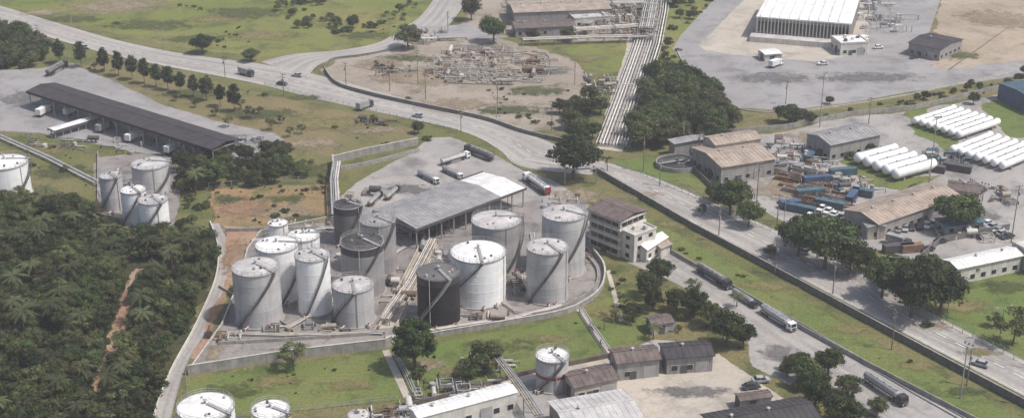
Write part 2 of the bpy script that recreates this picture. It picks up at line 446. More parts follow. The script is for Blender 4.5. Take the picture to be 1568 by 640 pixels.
# ------------------------------------------------------------------ ground sheets
m=MB('ground'); m.raw([(-5000,-1500,0),(5000,-1500,0),(5000,9000,0),(-5000,9000,0)],[(0,1,2,3)],'wild_grass'); m.done(center=False)
sheet('grass_field',[(-80,-30),(700,-60),(690,5),(650,35),(600,62),(540,75),(470,82),(400,88),(330,80),(240,66),(160,48),(90,25),(-80,0)],'bright_grass',1,.8)
sheet('roadside_grass',[(110,98),(200,108),(300,122),(430,150),(560,178),(640,200),(640,215),(560,235),(510,240),(440,225),(420,205),(330,185),(250,160),(180,128)],'brown_grass',1,.8)
sheet('terrace_slope',[(318,290),(500,283),(512,345),(420,352),(330,345)],'orange_grass',2,1.2)
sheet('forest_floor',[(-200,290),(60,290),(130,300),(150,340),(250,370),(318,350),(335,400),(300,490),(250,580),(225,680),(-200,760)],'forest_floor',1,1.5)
sheet('bright_verge',[(960,60),(1020,0),(1120,-20),(1040,60),(1050,100),(1110,165),(1000,110),(955,120)],'bright_grass',1,1)
sheet('paved_yard',[(-90,112),(60,105),(110,98),(180,128),(250,160),(330,185),(420,205),(450,225),(420,245),(330,245),(250,240),(200,232),(120,215),(60,205),(-90,195)],'asphalt_yard',3,.5)
sheet('tank_apron',[(145,240),(265,235),(275,300),(265,352),(215,352),(150,330)],'pad_concrete',3,1)
sheet('gravel_site',[(497,108),(512,92),(560,82),(620,72),(665,45),(720,40),(770,60),(860,85),(905,115),(900,150),(870,200),(800,200),(740,180),(640,160),(560,142),(515,128)],'pit_dirt',2,1.5)
sheet('grass_plot',[(862,75),(900,68),(975,68),(968,112),(900,108)],'bright_grass',3,1)
sheet('process_area',[(730,0),(790,-60),(1015,-60),(1000,60),(880,66),(790,52),(700,45)],'pit_dirt',3,1)
sheet('pipe_corridor',[(980,-60),(1030,-60),(1006,60),(990,90),(962,200),(955,232),(915,228),(935,150),(958,80)],'pale_concrete',4,.5)
sheet('factory_yard',[(1130,-40),(1460,-60),(1420,60),(1432,100),(1568,88),(1640,80),(1640,105),(1400,140),(1300,158),(1200,170),(1130,165),(1085,140),(1050,100),(1030,75),(1042,55)],'asphalt_yard',3,0)
sheet('factory_island',[(1180,-40),(1330,-40),(1330,80),(1250,95),(1120,84),(1080,78),(1070,70),(1095,45)],'pale_concrete',4,.4)
sheet('dirt_lot',[(1450,-40),(1650,-40),(1650,85),(1568,92),(1450,107),(1425,104),(1430,60)],'dirt',4,1.5)
sheet('industrial_yard',[(1072,215),(1180,205),(1300,180),(1400,170),(1640,125),(1640,400),(1568,405),(1480,420),(1400,400),(1300,370),(1200,340),(1150,310),(1090,285)],'concrete_yard',2,1)
sheet('verge_lawn',[(930,245),(1000,242),(1075,265),(1085,290),(1010,278),(950,255)],'lawn',3,.6)
sheet('yard_grass',[(1500,160),(1568,150),(1640,150),(1640,215),(1545,210)],'lawn',3,1)
sheet('yard_grass',[(1288,248),(1325,238),(1400,272),(1440,268),(1400,295),(1330,285)],'lawn',3,1)
sheet('yard_grass',[(1385,168),(1415,165),(1412,185),(1480,225),(1450,232),(1400,205)],'lawn',3,1)
sheet('park_lawn',[(1390,478),(1430,440),(1480,420),(1568,405),(1680,400),(1680,600),(1568,560),(1480,518)],'lawn',3,1)
sheet('concrete_plaza',[(515,310),(545,280),(590,255),(630,235),(655,212),(690,210),(760,238),(800,262),(845,275),(900,310),(905,385),(860,360),(700,345),(640,355),(500,350)],'concrete_yard',4,.3)
pad=[(290,566),(340,500),(365,440),(380,385),(400,360),(500,342),(640,350),(700,340),(820,305),(900,340),(908,385),(925,410),(924,440),(900,463),(860,482),(780,496),(690,512),(590,530)]
sheet('tank_farm_pad',pad,'pad_concrete',5,.2)
sheet('access_lane',[(572,505),(612,500),(672,374),(650,366)],'pale_concrete',6,.2)
sheet('front_lawn',[(288,580),(420,560),(588,540),(615,612),(470,628),(300,660),(290,660)],'lawn',2,.4)
sheet('front_lawn',[(600,545),(690,522),(780,505),(868,487),(905,470),(950,440),(985,450),(1010,500),(990,520),(930,530),(900,548),(800,565),(740,582),(630,608)],'lawn',2,.4)
sheet('service_path',[(585,537),(596,535),(632,610),(620,613)],'pale_concrete',4)
sheet('service_path',[(882,474),(889,472),(940,548),(932,551)],'pale_concrete',4)
sheet('service_path',[(928,415),(934,413),(955,490),(948,492)],'pale_concrete',4)
sheet('service_path',[(600,640),(690,608),(800,575),(935,548),(935,556),(800,584),(700,616),(625,645)],'pale_concrete',4)
sheet('plaza_tan',[(900,600),(1010,560),(1100,540),(1140,570),(1200,610),(1260,680),(860,700),(870,630)],'pale_concrete',4,.4)
sheet('works_yard',[(560,640),(700,612),(800,582),(905,560),(1000,520),(1090,530),(1010,575),(900,610),(870,720),(540,720)],'concrete_yard',3,.4)
sheet('canal_verge',[(972,322),(1060,372),(1150,420),(1250,473),(1350,528),(1460,585),(1700,710),(1640,720),(1430,610),(1330,558),(1230,503),(1130,443),(1040,392),(965,350)],'lawn',4,.5)
sheet('truck_park',[(965,370),(1040,390),(1130,440),(1230,505),(1330,560),(1450,622),(1560,690),(1440,700),(1330,630),(1230,560),(1210,590),(1150,560),(1140,480),(1060,430),(985,395)],'concrete_yard',3,.3)
strip('dirt_road',[(336,342),(352,380),(350,430),(320,500),(285,560),(262,640),(250,720)],[(322,342),(334,380),(330,430),(300,500),(262,570),(236,640),(222,720)],'service_asphalt',4,kerb=False,line=False)
sheet('dirt_track',[(340,350),(366,372),(352,440),(335,480),(300,552),(290,548),(322,480),(346,430),(350,385)],'red_dirt',5,.8)
sheet('dirt_track',[(340,345),(392,352),(380,385),(364,440),(350,430),(355,375)],'red_dirt',6,.9)
sheet('footpath',[(208,410),(220,412),(198,480),(172,545),(146,606),(134,604),(158,538),(184,470)],'red_dirt',4,1.4)
strip('main_road',[(-90,-12),(0,10),(90,37),(170,60),(250,78),(330,90),(400,99),(470,112),(540,130),(620,152),(700,174),(760,190),(810,206),(860,226),(935,252)],
 [(-90,10),(0,34),(90,62),(170,84),(250,101),(330,116),(400,130),(470,148),(540,164),(620,181),(690,196),(735,212),(768,232),(800,256),(905,268)],'asphalt_road',7)
strip('avenue',[(850,225),(930,250),(1010,276),(1090,310),(1180,350),(1300,408),(1400,466),(1480,508),(1568,553),(1750,650)],
 [(800,245),(905,264),(990,308),(1080,352),(1180,402),(1290,460),(1400,518),(1500,570),(1568,606),(1720,690)],'asphalt_road',8)
strip('branch_road',[(400,96),(450,84),(520,78),(580,66),(615,45),(650,20),(690,-40)],[(470,118),(490,98),(530,90),(600,80),(650,58),(690,35),(740,-40)],'asphalt_road',9,line=False)
sheet('side_road',[(640,42),(720,38),(780,58),(740,62),(660,56)],'asphalt_yard',10,.3)
strip('truck_lane',[(985,392),(1040,408),(1110,450),(1220,515),(1320,575),(1430,640),(1520,700)],[(960,402),(1030,432),(1095,470),(1200,545),(1290,600),(1380,650),(1450,700)],'service_asphalt',5,kerb=False,line=False)
for a in [(180,8,150,34,'dirt_patch'),(330,30,90,14,'dry_patch'),(60,20,60,10,'dirt_patch'),(400,55,120,16,'dry_patch'),(300,60,100,14,'dark_patch'),(560,55,90,12,'dark_patch'),(230,40,160,16,'dark_patch'),(380,20,120,20,'dark_patch'),(120,30,90,12,'dark_patch'),
 (500,190,180,24,'dry_patch'),(560,200,90,18,'dirt_patch'),(400,175,120,16,'dark_patch'),(300,145,120,16,'dark_patch'),(480,220,90,18,'dirt_patch'),(465,150,50,10,'dark_patch'),
 (380,320,120,26,'red_patch'),(440,305,60,16,'dark_patch'),(470,335,70,12,'dark_patch'),(350,305,60,16,'dark_patch'),(440,325,90,20,'dirt_patch'),(460,262,120,22,'dark_patch'),(360,390,40,50,'red_patch'),
 (640,120,140,28,'dirt_patch'),(580,100,80,18,'dirt_patch'),(820,140,90,20,'dark_patch'),(840,110,70,16,'grey_patch'),(700,160,120,18,'dirt_patch'),(740,75,100,14,'grey_patch'),(900,90,60,12,'dry_patch'),(780,170,120,16,'dark_patch'),(620,90,80,12,'dark_patch'),
 (420,585,100,18,'dry_patch'),(350,600,90,22,'dark_patch'),(540,590,80,16,'dry_patch'),(760,530,100,22,'dark_patch'),(700,570,80,18,'dry_patch'),(930,480,50,26,'dry_patch'),(840,520,80,16,'dry_patch'),(655,560,60,20,'dirt_patch'),
 (1030,345,80,12,'dry_patch'),(1180,440,90,14,'dry_patch'),(1300,505,90,14,'dry_patch'),(1400,560,80,14,'dry_patch'),(1480,600,80,14,'dark_patch'),
 (1470,470,120,20,'dry_patch'),(1540,440,90,20,'dark_patch'),(1430,500,60,12,'dirt_patch'),(1500,540,70,14,'dry_patch'),
 (1530,30,120,30,'dirt_patch'),(1470,85,60,14,'dark_patch'),(1180,120,120,18,'grey_patch'),(1330,120,160,16,'grey_patch'),
 (1240,210,80,16,'dirt_patch'),(1220,290,150,40,'dirt_patch'),(1450,250,100,20,'grey_patch'),(1300,340,80,18,'grey_patch'),(1500,330,60,20,'grey_patch'),(1150,250,80,20,'grey_patch'),
 (60,150,140,24,'grey_patch'),(330,215,120,18,'grey_patch'),(60,230,120,18,'dry_patch'),(100,262,90,22,'dark_patch'),(330,540,30,30,'dirt_patch'),
 (980,300,60,14,'dirt_patch'),(890,300,80,20,'dirt_patch'),(1190,540,60,26,'grey_patch'),(1060,600,120,22,'grey_patch'),(700,300,120,16,'grey_patch'),(620,290,80,16,'grey_patch')]:
    patch(*a[:4],a[4],12+R.random()*3)
# ------------------------------------------------------------------ tanks
def tank(u0,u1,vt,vb,body,roof,name='storage_tank',a0=None,sweep=1.6,band=None,stairs=True):
    cu=(u0+u1)/2;w=u1-u0
    el=TH+math.atan((vb-320)/F); v=vb-w/2*math.sin(el); P=g(cu,v); r=w/2/ppm(cu,v); h=zat(vt,P.y)
    m=MB(name); n=56
    m.part('shell')
    if band:
        zs=sorted(set([0]+[b[0]*h for b in band]+[b[1]*h for b in band]+[h]))
        for za,zc in zip(zs,zs[1:]):
            mt=body
            for b in band:
                if za>=b[0]*h-.01 and zc<=b[1]*h+.01: mt=b[2]
            m.rev([(r,za),(r,zc)],n,mt)
    else: m.rev([(r,0),(r,h)],n,body)
    m.rev([(r+.02,h-.25),(r+.16,h-.25),(r+.16,h+.04),(r-.1,h+.06)],n,'steel' if body!='tank_black' else 'steel_dark',False)
    for k in range(1,int(h/2.4)): m.rev([(r,k*2.4),(r+.035,k*2.4+.02),(r+.035,k*2.4+.1),(r,k*2.4+.12)],n,body,False)
    m.part('foundation'); m.rev([(r+.5,0),(r+.5,.35),(r-.05,.38)],n,'wall_concrete',False)
    rise=r*.14
    m.part('roof'); m.rev([(r-.05,h),(r*.66,h+rise*.42),(r*.33,h+rise*.78),(.02,h+rise)],n,roof)
    for k in range(14):
        t=k*2*math.pi/14+.2
        m.beam((math.cos(t)*r*.12,math.sin(t)*r*.12,h+rise*.93),(math.cos(t)*(r-.2),math.sin(t)*(r-.2),h+.08),.09,.1,roof)
    m.cyl((0,0,h+rise-.1),(0,0,h+rise+.9),.28,.28,10,'steel'); m.cyl((0,0,h+rise+.9),(0,0,h+rise+1.15),.5,.1,10,'steel')
    for k in range(4):
        t=R.uniform(0,6.28);q=r*R.uniform(.45,.85); z=h+rise*(1-q/r)
        m.cyl((math.cos(t)*q,math.sin(t)*q,z-.1),(math.cos(t)*q,math.sin(t)*q,z+R.uniform(.3,.7)),.3,.3,10,R.choice(['steel','steel_dark','pipe_pale']))
    if stairs:
        m.part('guardrail'); rp=r-.02
        pn=max(14,int(2*math.pi*r/1.7))
        for k in range(pn):
            t=2*math.pi*k/pn; m.beam((math.cos(t)*rp,math.sin(t)*rp,h),(math.cos(t)*rp,math.sin(t)*rp,h+1.1),.07,.07,'steel')
        for z in (.55,1.1):
            m.rev([(rp-.03,h+z-.03),(rp+.03,h+z-.03),(rp+.03,h+z+.03),(rp-.03,h+z+.03),(rp-.03,h+z-.03)],pn,'steel')
        m.part('spiral_stair')
        if a0 is None:a0=R.uniform(-2.6,-1.9)
        st=int(h/.3); sweep=min(sweep,h*1.25/r) ; da=sweep/st; dz=h/st
        mt='steel' if 'black' in body or 'sooty' in body else 'steel_dark'
        for i in range(st):
            a=a0+i*da;b=a+da*1.2;z=(i+1)*dz;c=[]
            for rr,t in((r+.08,a),(r+.95,a),(r+.95,b),(r+.08,b)): c.append((rr*math.cos(t),rr*math.sin(t)))
            m.raw([(x,y,z-.05) for x,y in c]+[(x,y,z) for x,y in c],[(0,3,2,1),(4,5,6,7),(0,1,5,4),(1,2,6,5),(2,3,7,6),(3,0,4,7)],mt)
        for rr,lo,th in((r+.97,0,.28),(r+.97,1.05,.09),(r+.97,.55,.06)):
            for i in range(0,st,3):
                a=a0+i*da;b=a0+min(st,i+3)*da
                m.beam((rr*math.cos(a),rr*math.sin(a),i*dz+lo),(rr*math.cos(b),rr*math.sin(b),min(st,i+3)*dz+lo),.07,th,mt)
        for i in range(0,st,4):
            a=a0+i*da; m.beam((rr*math.cos(a),rr*math.sin(a),i*dz),(rr*math.cos(a),rr*math.sin(a),i*dz+1.05),.06,.06,mt)
        e=a0+sweep; ex,ey=math.cos(e),math.sin(e)
        m.part('roof_walkway')
        m.beam((ex*(r+.9),ey*(r+.9),h+.15),(ex*.6,ey*.6,h+rise+.22),.8,.08,'steel')
        px,py=-ey*.4,ex*.4
        for sg in(-1,1):
            m.beam((ex*(r+.9)+px*sg,ey*(r+.9)+py*sg,h+1.2),(ex*.6+px*sg,ey*.6+py*sg,h+rise+1.25),.06,.06,'steel')
    m.part('pipework')
    for k in range(2):
        t=-1.57+R.uniform(-1,1); x,y=math.cos(t),math.sin(t)
        m.cyl((x*(r-.1),y*(r-.1),.8),(x*(r+1.6),y*(r+1.6),.8),.22,.22,8,'pipe_pale'); m.cyl((x*(r+1.6),y*(r+1.6),1.0),(x*(r+1.6),y*(r+1.6),0),.22,.22,8,'pipe_pale')
        m.cyl((x*(r+1.),y*(r+1.),.8),(x*(r+1.),y*(r+1.),1.5),.08,.08,6,'red_paint'); m.cyl((x*(r+1.),y*(r+1.),1.45),(x*(r+1.),y*(r+1.),1.52),.3,.3,8,'red_paint')
    t=R.uniform(-2.8,-.4); x,y=math.cos(t),math.sin(t)
    m.cyl((x*(r+.2),y*(r+.2),.3),(x*(r+.2),y*(r+.2),h+.3),.1,.1,6,'pipe_pale')
    return m.done(loc=Vector((P.x,P.y,0)))
tank(362,433,408,505,'tank_lightgrey','roof_lightgrey',a0=-2.3,sweep=1.7)
tank(397,461,374,468,'tank_white','roof_white',a0=-1.4)
tank(444,493,360,440,'tank_white','roof_white',a0=-1.2)
tank(457,509,390,486,'tank_white','roof_lightgrey',a0=-1.9,sweep=1.3)
tank(512,574,435,504,'tank_lightgrey','roof_lightgrey',a0=-2.8,sweep=1.4)
tank(525,590,369,460,'tank_grey','tank_sooty',a0=-2.2,band=[(.84,1,'tank_sooty')])
tank(513,556,312,378,'tank_darkgrey','tank_sooty',a0=-2.0,band=[(.8,1,'tank_sooty')])
tank(555,608,336,424,'tank_grey','roof_grey',a0=-2.1)
tank(640,705,416,504,'tank_black','tank_darkgrey',a0=-2.6,band=[(.86,1,'tank_sooty')])
tank(691,775,385,474,'tank_white','roof_white',a0=-2.9,sweep=1.5)
tank(723,797,336,424,'tank_grey','roof_lightgrey',a0=-1.3)
tank(806,869,377,468,'tank_lightgrey','roof_lightgrey',a0=-2.5)
tank(829,895,326,428,'tank_lightgrey','roof_lightgrey',a0=-1.9)
tank(820,870,543,603,'tank_lightgrey','roof_white',a0=-2.5,band=[(.42,.52,'red_paint'),(.94,1,'red_paint')])
tank(276,362,622,690,'tank_white','roof_white',stairs=True,a0=-2.)
tank(388,446,626,680,'tank_white','roof_white',a0=-2.)
tank(412,442,341,372,'tank_white','roof_white',a0=-2.,stairs=False)
tank(534,566,634,665,'tank_white','roof_lightgrey',stairs=False)
tank(-20,48,248,311,'tank_white','roof_white',a0=-1.2)
tank(206,262,250,303,'tank_lightgrey','roof_lightgrey',a0=-1.4)
tank(158,192,268,327,'tank_lightgrey','roof_lightgrey',a0=-2.4)
tank(190,228,290,347,'tank_white','roof_white',a0=-2.4)
tank(217,261,305,361,'tank_white','roof_lightgrey',a0=-2.4)
def basin(u,v,w,water):
    P=g(u,v); r=w/2/ppm(u,v); m=MB('water_basin')
    m.part('basin_wall'); m.rev([(r,0),(r,1.6),(r-.35,1.62),(r-.35,.2)],48,'plaster_grey',False)
    m.part('water'); m.rev([(r-.36,1.1),(.01,1.1)],48,water)
    m.part('bridge'); m.box(-r,r,-.5,.5,1.75,1.95,'steel'); m.box(-r,r,-.5,-.44,2.6,2.68,'steel'); m.box(-r,r,.44,.5,2.6,2.68,'steel')
    m.cyl((0,0,1),(0,0,2.6),.5,.5,12,'steel_dark')
    for k in range(9): x=-r+k*r/4; m.box(x-.04,x+.04,-.5,-.44,1.95,2.6,'steel'); m.box(x-.04,x+.04,.44,.5,1.95,2.6,'steel')
    m.done(loc=Vector((P.x,P.y,0)),rot=.4)
plain('basin_water',(.05,.055,.05),rough=.25,var=.2); plain('sludge',(.11,.085,.06),rough=.5,var=.3)
basin(1037,254,66,'basin_water'); basin(1190,259,34,'sludge')
# ------------------------------------------------------------------ buildings
def gable(m,L,W,h,rise,mat,ov=.5,seam=1.4,x0=0.,x1=None):
    if x1 is None:x1=L
    th=.14
    for sgn in(0,1):
        ye=-ov if sgn==0 else W+ov; yr=W/2; ze=h-rise*ov/(W/2)
        v=[(x0-ov,ye,ze),(x1+ov,ye,ze),(x1+ov,yr,h+rise),(x0-ov,yr,h+rise)]
        v2=[(a,b,c+th) for a,b,c in v]
        m.raw(v+v2,[(0,1,2,3),(7,6,5,4),(0,4,5,1),(1,5,6,2),(2,6,7,3),(3,7,4,0)],mat)
        k=int((x1-x0+2*ov)/seam)
        for i in range(k+1):
            x=x0-ov+.05+(x1-x0+2*ov-.1)*i/k
            m.beam((x,ye,ze+th+.03),(x,yr,h+rise+th+.03),.09,.08,mat)
    m.beam((x0-ov,W/2,h+rise+th+.04),(x1+ov,W/2,h+rise+th+.04),.5,.08,mat)
def wins(m,L,W,z0,z1,step,ww,frame_='plaster_white',glass_='glass'):
    def pane(a,b,fx):
        fx(a-.08,b+.08,z0-.08,z1+.08,.05,frame_); fx(a,b,z0,z1,.08,glass_)
    for Ln,side in((L,0),(L,1),(W,2),(W,3)):
        k=int((Ln-1)/step)
        for i in range(k):
            c=(i+.5)*Ln/k; a,b=c-ww/2,c+ww/2
            if side==0: pane(a,b,lambda p,q,r,s,d,mt:m.box(p,q,-d,.02,r,s,mt))
            if side==1: pane(a,b,lambda p,q,r,s,d,mt:m.box(p,q,W-.02,W+d,r,s,mt))
            if side==2: pane(a,b,lambda p,q,r,s,d,mt:m.box(-d,.02,p,q,r,s,mt))
            if side==3: pane(a,b,lambda p,q,r,s,d,mt:m.box(L-.02,L+d,p,q,r,s,mt))
def shed(name,a,b,c,h,rise,wallm,roofm,win=True,ov=.5,flat=False,floors=1,clutter=0):
    M,L,W=frame(a,b,c,h); m=MB(name); m.T=M
    m.part('walls'); m.box(0,L,0,W,0,h,wallm)
    if not flat:
        for x in (.02,L-.02): m.raw([(x,0,h),(x,W,h),(x,W/2,h+rise)],[(0,1,2)],wallm)
    m.part('roof')
    if flat:
        m.box(-.15,L+.15,-.15,W+.15,h,h+.2,roofm)
        for x0,x1,y0,y1 in((-.2,L+.2,-.2,.1),(-.2,L+.2,W-.1,W+.2),(-.2,.1,.1,W-.1),(L-.1,L+.2,.1,W-.1)): m.box(x0,x1,y0,y1,h+.2,h+.65,wallm)
        for k in range(clutter):
            x=R.uniform(1,L-2);y=R.uniform(1,W-2);m.box(x,x+R.uniform(.8,1.6),y,y+R.uniform(.8,1.4),h+.2,h+R.uniform(.8,1.5),R.choice(['steel','plaster_white','steel_dark']))
    else:
        gable(m,L,W,h,rise,roofm,ov)
        for k in range(int(L/9)): 
            x=(k+.5)*9; m.cyl((x,W/2,h+rise),(x,W/2,h+rise+.7),.35,.35,10,'steel'); m.cyl((x,W/2,h+rise+.7),(x,W/2,h+rise+.9),.5,.2,10,'steel')
    if win:
        m.part('windows')
        for f in range(floors):
            z=f*h/floors; wins(m,L,W,z+1.,z+min(2.3,h/floors-.5),3.2,1.5)
    m.part('door'); m.box(L*.3,L*.3+1.6,-.1,.02,0,2.2,'steel_dark'); m.box(L*.62,L*.62+3,-.1,.02,0,min(3.2,h-.4),'steel')
    m.box(-.1,.02,W*.3,W*.3+2.4,0,min(3,h-.4),'steel_dark')
    m.done()
def canopy(name,a,b,c,h,rise,roofm,col='steel',bays=8,white=0.,under=True,fascia='steel_dark'):
    M,L,W=frame(a,b,c,h); m=MB(name); m.T=M
    m.part('roof')
    if white: gable(m,L,W,h,rise,roofm,.3,x1=L*(1-white)-.4); gable(m,L,W,h-.5,rise,'roof_white',.3,x0=L*(1-white)+.4)
    else: gable(m,L,W,h,rise,roofm,.3)
    m.part('fascia')
    for y in(-.45,W+.4): m.box(-.4,L+.4,y,y+.08,h-.75,h+.05,fascia)
    m.part('columns')
    for i in range(bays+1):
        x=.4+(L-.8)*i/bays
        for y in (.4,W-.4): m.cyl((x,y,0),(x,y,h-.6),.22,.22,8,col)
        m.beam((x,.3,h-.7),(x,W-.3,h-.7),.2,.4,col); m.beam((x,W/2,h-.7),(x,W/2,h+rise-.7),.15,.15,col)
    if under:
        m.part('loading_gantry')
        for i in range(bays):
            x=(L)*(i+.5)/bays
            m.box(x-.6,x+.6,W*.2,W*.8,0,.25,'wall_concrete'); m.box(x-.5,x+.5,W*.25,W*.75,2.9,3.05,'steel')
            for y in (.27,.5,.73): m.cyl((x,W*y,.25),(x,W*y,5),.12,.12,6,'steel')
            m.cyl((x+.3,W*.4,3.6),(x+1.6,W*.4,2.8),.1,.1,6,'pipe_pale')
    m.done(); return M,L,W
canopy('truck_loading_canopy',(325,229),(42,140),(85,128),6.5,1.0,'roof_dark',bays=14,fascia='roof_black')
canopy('tanker_loading_canopy',(637,350),(804,287),(596,314),6.5,.9,'roof_grey',bays=9,white=.24)
canopy('covered_walkway',(75,197),(148,176),(80,201),3.,.2,'roof_white',bays=6,under=False)
M,L,W=frame((950,340),(903,322),(985,323),11)
m=MB('office_building'); m.T=M; FH=2.75
m.part('walls'); m.box(0,L,0,W,0,11,'plaster_cream')
m.part('floor_bands')
for z in (FH,2*FH,3*FH,4*FH-.2): m.box(-.35,L+.35,-.35,W+.35,z-.2,z+.35,'plaster_white')
m.part('windows')
for f in range(4):
    for y0,y1,fn in((.6,L-.6,0),(.6,L-.6,1),(.6,W-.6,2),(.6,W-.6,3)):
        z0=f*FH+.9;z1=f*FH+2.2
        k=max(1,int((y1-y0)/2.2))
        for i in range(k):
            a=y0+(y1-y0)*i/k+.15;b=y0+(y1-y0)*(i+1)/k-.15
            if fn==0:m.box(a,b,-.06,.02,z0,z1,'glass')
            if fn==1:m.box(a,b,W-.02,W+.06,z0,z1,'glass')
            if fn==2:m.box(-.06,.02,a,b,z0,z1,'glass')
            if fn==3:m.box(L-.02,L+.06,a,b,z0,z1,'glass')
m.part('roof'); gable(m,L,W,11.4,1.0,'roof_brown',.7)
m.part('door'); m.box(L*.4,L*.4+2,-.12,.02,0,2.4,'steel_dark')
m.done()
shed('office_annex',(952,354),(985,342),(968,364),8,0,'plaster_white','roof_lightgrey',flat=True,floors=3,clutter=2)
shed('stair_block',(975,377),(1005,358),(985,385),4.2,.8,'plaster_white','roof_white',floors=1)
shed('guard_house',(1000,374),(1015,368),(1005,382),3,.5,'plaster_white','roof_tan')
shed('process_building',(788,20),(935,14),(795,2),6,1,'plaster_grey','roof_tan')
shed('process_building',(790,44),(880,40),(795,33),4,.8,'plaster_grey','roof_brown')
shed('control_room',(880,30),(935,26),(884,18),4,.6,'plaster_white','roof_lightgrey',flat=True,clutter=5)
M,L,W=frame((1160,27),(1302,38),(1178,-12),9)
m=MB('white_factory'); m.T=M
m.part('walls'); m.box(0,L,0,W,0,9,'plaster_grey'); m.part('roof'); m.box(-.6,L+.6,-.6,W+.6,9,9.5,'roof_white')
for i in range(9): m.box(1+i*(L-2)/9,1+(i+.12)*(L-2)/9,0.5,W-.5,9.5,9.9,'roof_white')
m.part('pilasters')
for i in range(27): x=i*(L-.4)/26; m.box(x,x+.4,-.8,0.02,0,9,'plaster_white')
for i in range(16): y=i*(W-.4)/15; m.box(L-.02,L+.5,y,y+.4,0,9,'plaster_white'); m.box(-.5,.02,y,y+.4,0,9,'plaster_white')
m.part('windows'); 
for i in range(26): x=.45+i*(L-.4)/26; m.box(x,x+.9*(L/26-.4),-.1,.03,3.,7.5,'glass')
m.part('plinth'); m.box(-2,L+2,-7,-.85,0,2.2,'plaster_white'); m.box(-2,L+2,-6.9,-.9,2.2,2.35,'roof_lightgrey')
m.done()
shed('security_booth',(1172,84),(1196,82),(1174,76),3,.4,'plaster_white','roof_white')
shed('pump_house',(1288,68),(1330,66),(1292,56),5,0,'plaster_white','roof_white',flat=True,clutter=4)
shed('dark_warehouse',(1392,66),(1440,76),(1400,46),5,1,'plaster_grey','roof_dark')
shed('tan_workshop',(1105,256),(1187,243),(1090,222),6,1.4,'plaster_grey','roof_tan')
shed('tan_workshop',(1096,222),(1165,212),(1088,208),8,1.,'plaster_cream','roof_tan')
shed('grey_workshop',(1272,222),(1348,206),(1252,202),6,1.3,'plaster_grey','roof_grey')
shed('long_warehouse',(1345,343),(1470,300),(1312,315),5,1.5,'plaster_grey','roof_tan')
shed('workshop_annex',(1305,322),(1330,348),(1320,310),4,.6,'plaster_cream','roof_grey')
shed('white_warehouse',(1445,398),(1542,378),(1462,412),5,.8,'plaster_white','roof_white')
shed('flat_office',(1550,372),(1620,358),(1556,400),6,0,'plaster_white','roof_lightgrey',flat=True,floors=2,clutter=4)
shed('blue_shed',(1530,128),(1600,120),(1536,160),6,.8,'blue_paint','teal_paint',win=False)
shed('blue_kiosk',(1432,335),(1490,328),(1436,348),3.2,.5,'plaster_grey','teal_paint')
shed('small_store',(1452,290),(1500,296),(1470,278),4,.8,'plaster_cream','roof_brown')
shed('small_store',(1095,212),(1086,206),(1075,250),5,.3,'plaster_grey','roof_grey',win=False)
shed('dark_roof_house',(946,555),(1010,548),(960,532),5,1,'plaster_grey','roof_brown')
shed('dark_roof_house',(1022,548),(1092,543),(1040,524),4.5,1,'plaster_grey','roof_dark')
shed('dark_roof_house',(880,592),(945,578),(876,568),4.2,1,'plaster_cream','roof_brown')
shed('red_roof_shelter',(1000,497),(1030,492),(1004,483),3,.6,'plaster_cream','roof_brown')
shed('white_roof_shed',(640,640),(792,600),(660,616),5,.5,'plaster_white','roof_white',ov=.2)
shed('white_roof_shed',(872,660),(985,640),(860,612),5,1.,'plaster_grey','roof_lightgrey')
shed('dark_roof_hall',(1105,668),(1255,640),(1090,632),5,1.3,'plaster_grey','roof_dark')
shed('carport',(1135,612),(1180,606),(1138,602),2.8,.3,'plaster_grey','roof_brown',win=False)
shed('plant_room',(700,620),(740,612),(706,606),3,.3,'plaster_grey','roof_grey',win=False)
# ------------------------------------------------------------------ pipe racks & process clutter
def rack(name,pts,n,r,h,sp,mats,portal=0):
    P=[g(*p) for p in pts]; m=MB(name)
    m.part('pipes')
    off=[]
    for i in range(len(P)):
        d=(P[min(len(P)-1,i+1)]-P[max(0,i-1)]).normalized().cross(Z); off.append(d)
    for k in range(n):
        o=(k-(n-1)/2)*sp; rr=r*R.uniform(.6,1.2); mt=R.choice(mats)
        for i in range(len(P)-1): m.cyl(P[i]+off[i]*o+Z*(h+rr),P[i+1]+off[i+1]*o+Z*(h+rr),rr,rr,8,mt,False)
    m.part('supports')
    Q,ln=resample(P,2); Q,ln=resample(P,max(2,int(ln/(6 if not portal else 11))))
    for i,p in enumerate(Q):
        d=(Q[min(len(Q)-1,i+1)]-Q[max(0,i-1)]).normalized().cross(Z)*(n*sp/2)
        m.beam(p-d+Z*(h-.12),p+d+Z*(h-.12),.25,.24,'wall_concrete')
        for sg in(-1,1): m.beam(p+d*.85*sg,p+d*.85*sg+Z*(h-.2),.25,.25,'wall_concrete')
        if portal:
            e=d*1.08
            for sg in(-1,1): m.beam(p+e*sg,p+e*sg+Z*portal,.3,.3,'pipe_pale')
            m.beam(p-e+Z*portal,p+e+Z*portal,.3,.4,'pipe_pale')
    m.done()
PM=['pipe_pale','pipe_pale','steel','pipe_tan','roof_lightgrey']
rack('pipeline_corridor',[(1012,-50),(1003,20),(992,70),(965,150),(938,226)],11,.32,.8,1.15,['pipe_pale','pipe_pale','roof_lightgrey','steel','pipe_tan','roof_white'])
rack('pipe_bridge',[(1004,-30),(995,30),(988,66)],7,.28,6,.9,PM,7.2)
rack('pipe_bridge',[(780,30),(870,24),(990,22)],6,.28,5.5,.8,PM,6.6)
rack('pipe_bridge',[(880,60),(940,56),(1000,52)],6,.28,4,.8,PM,5.)
rack('pipe_rack',[(590,498),(630,440),(664,374)],5,.22,1.6,.55,PM)
rack('pipe_rack',[(515,345),(512,290),(516,262)],4,.3,3,.7,PM)
rack('pipeline',[(-60,190),(0,212),(75,245),(150,283)],4,.25,.6,.7,PM)
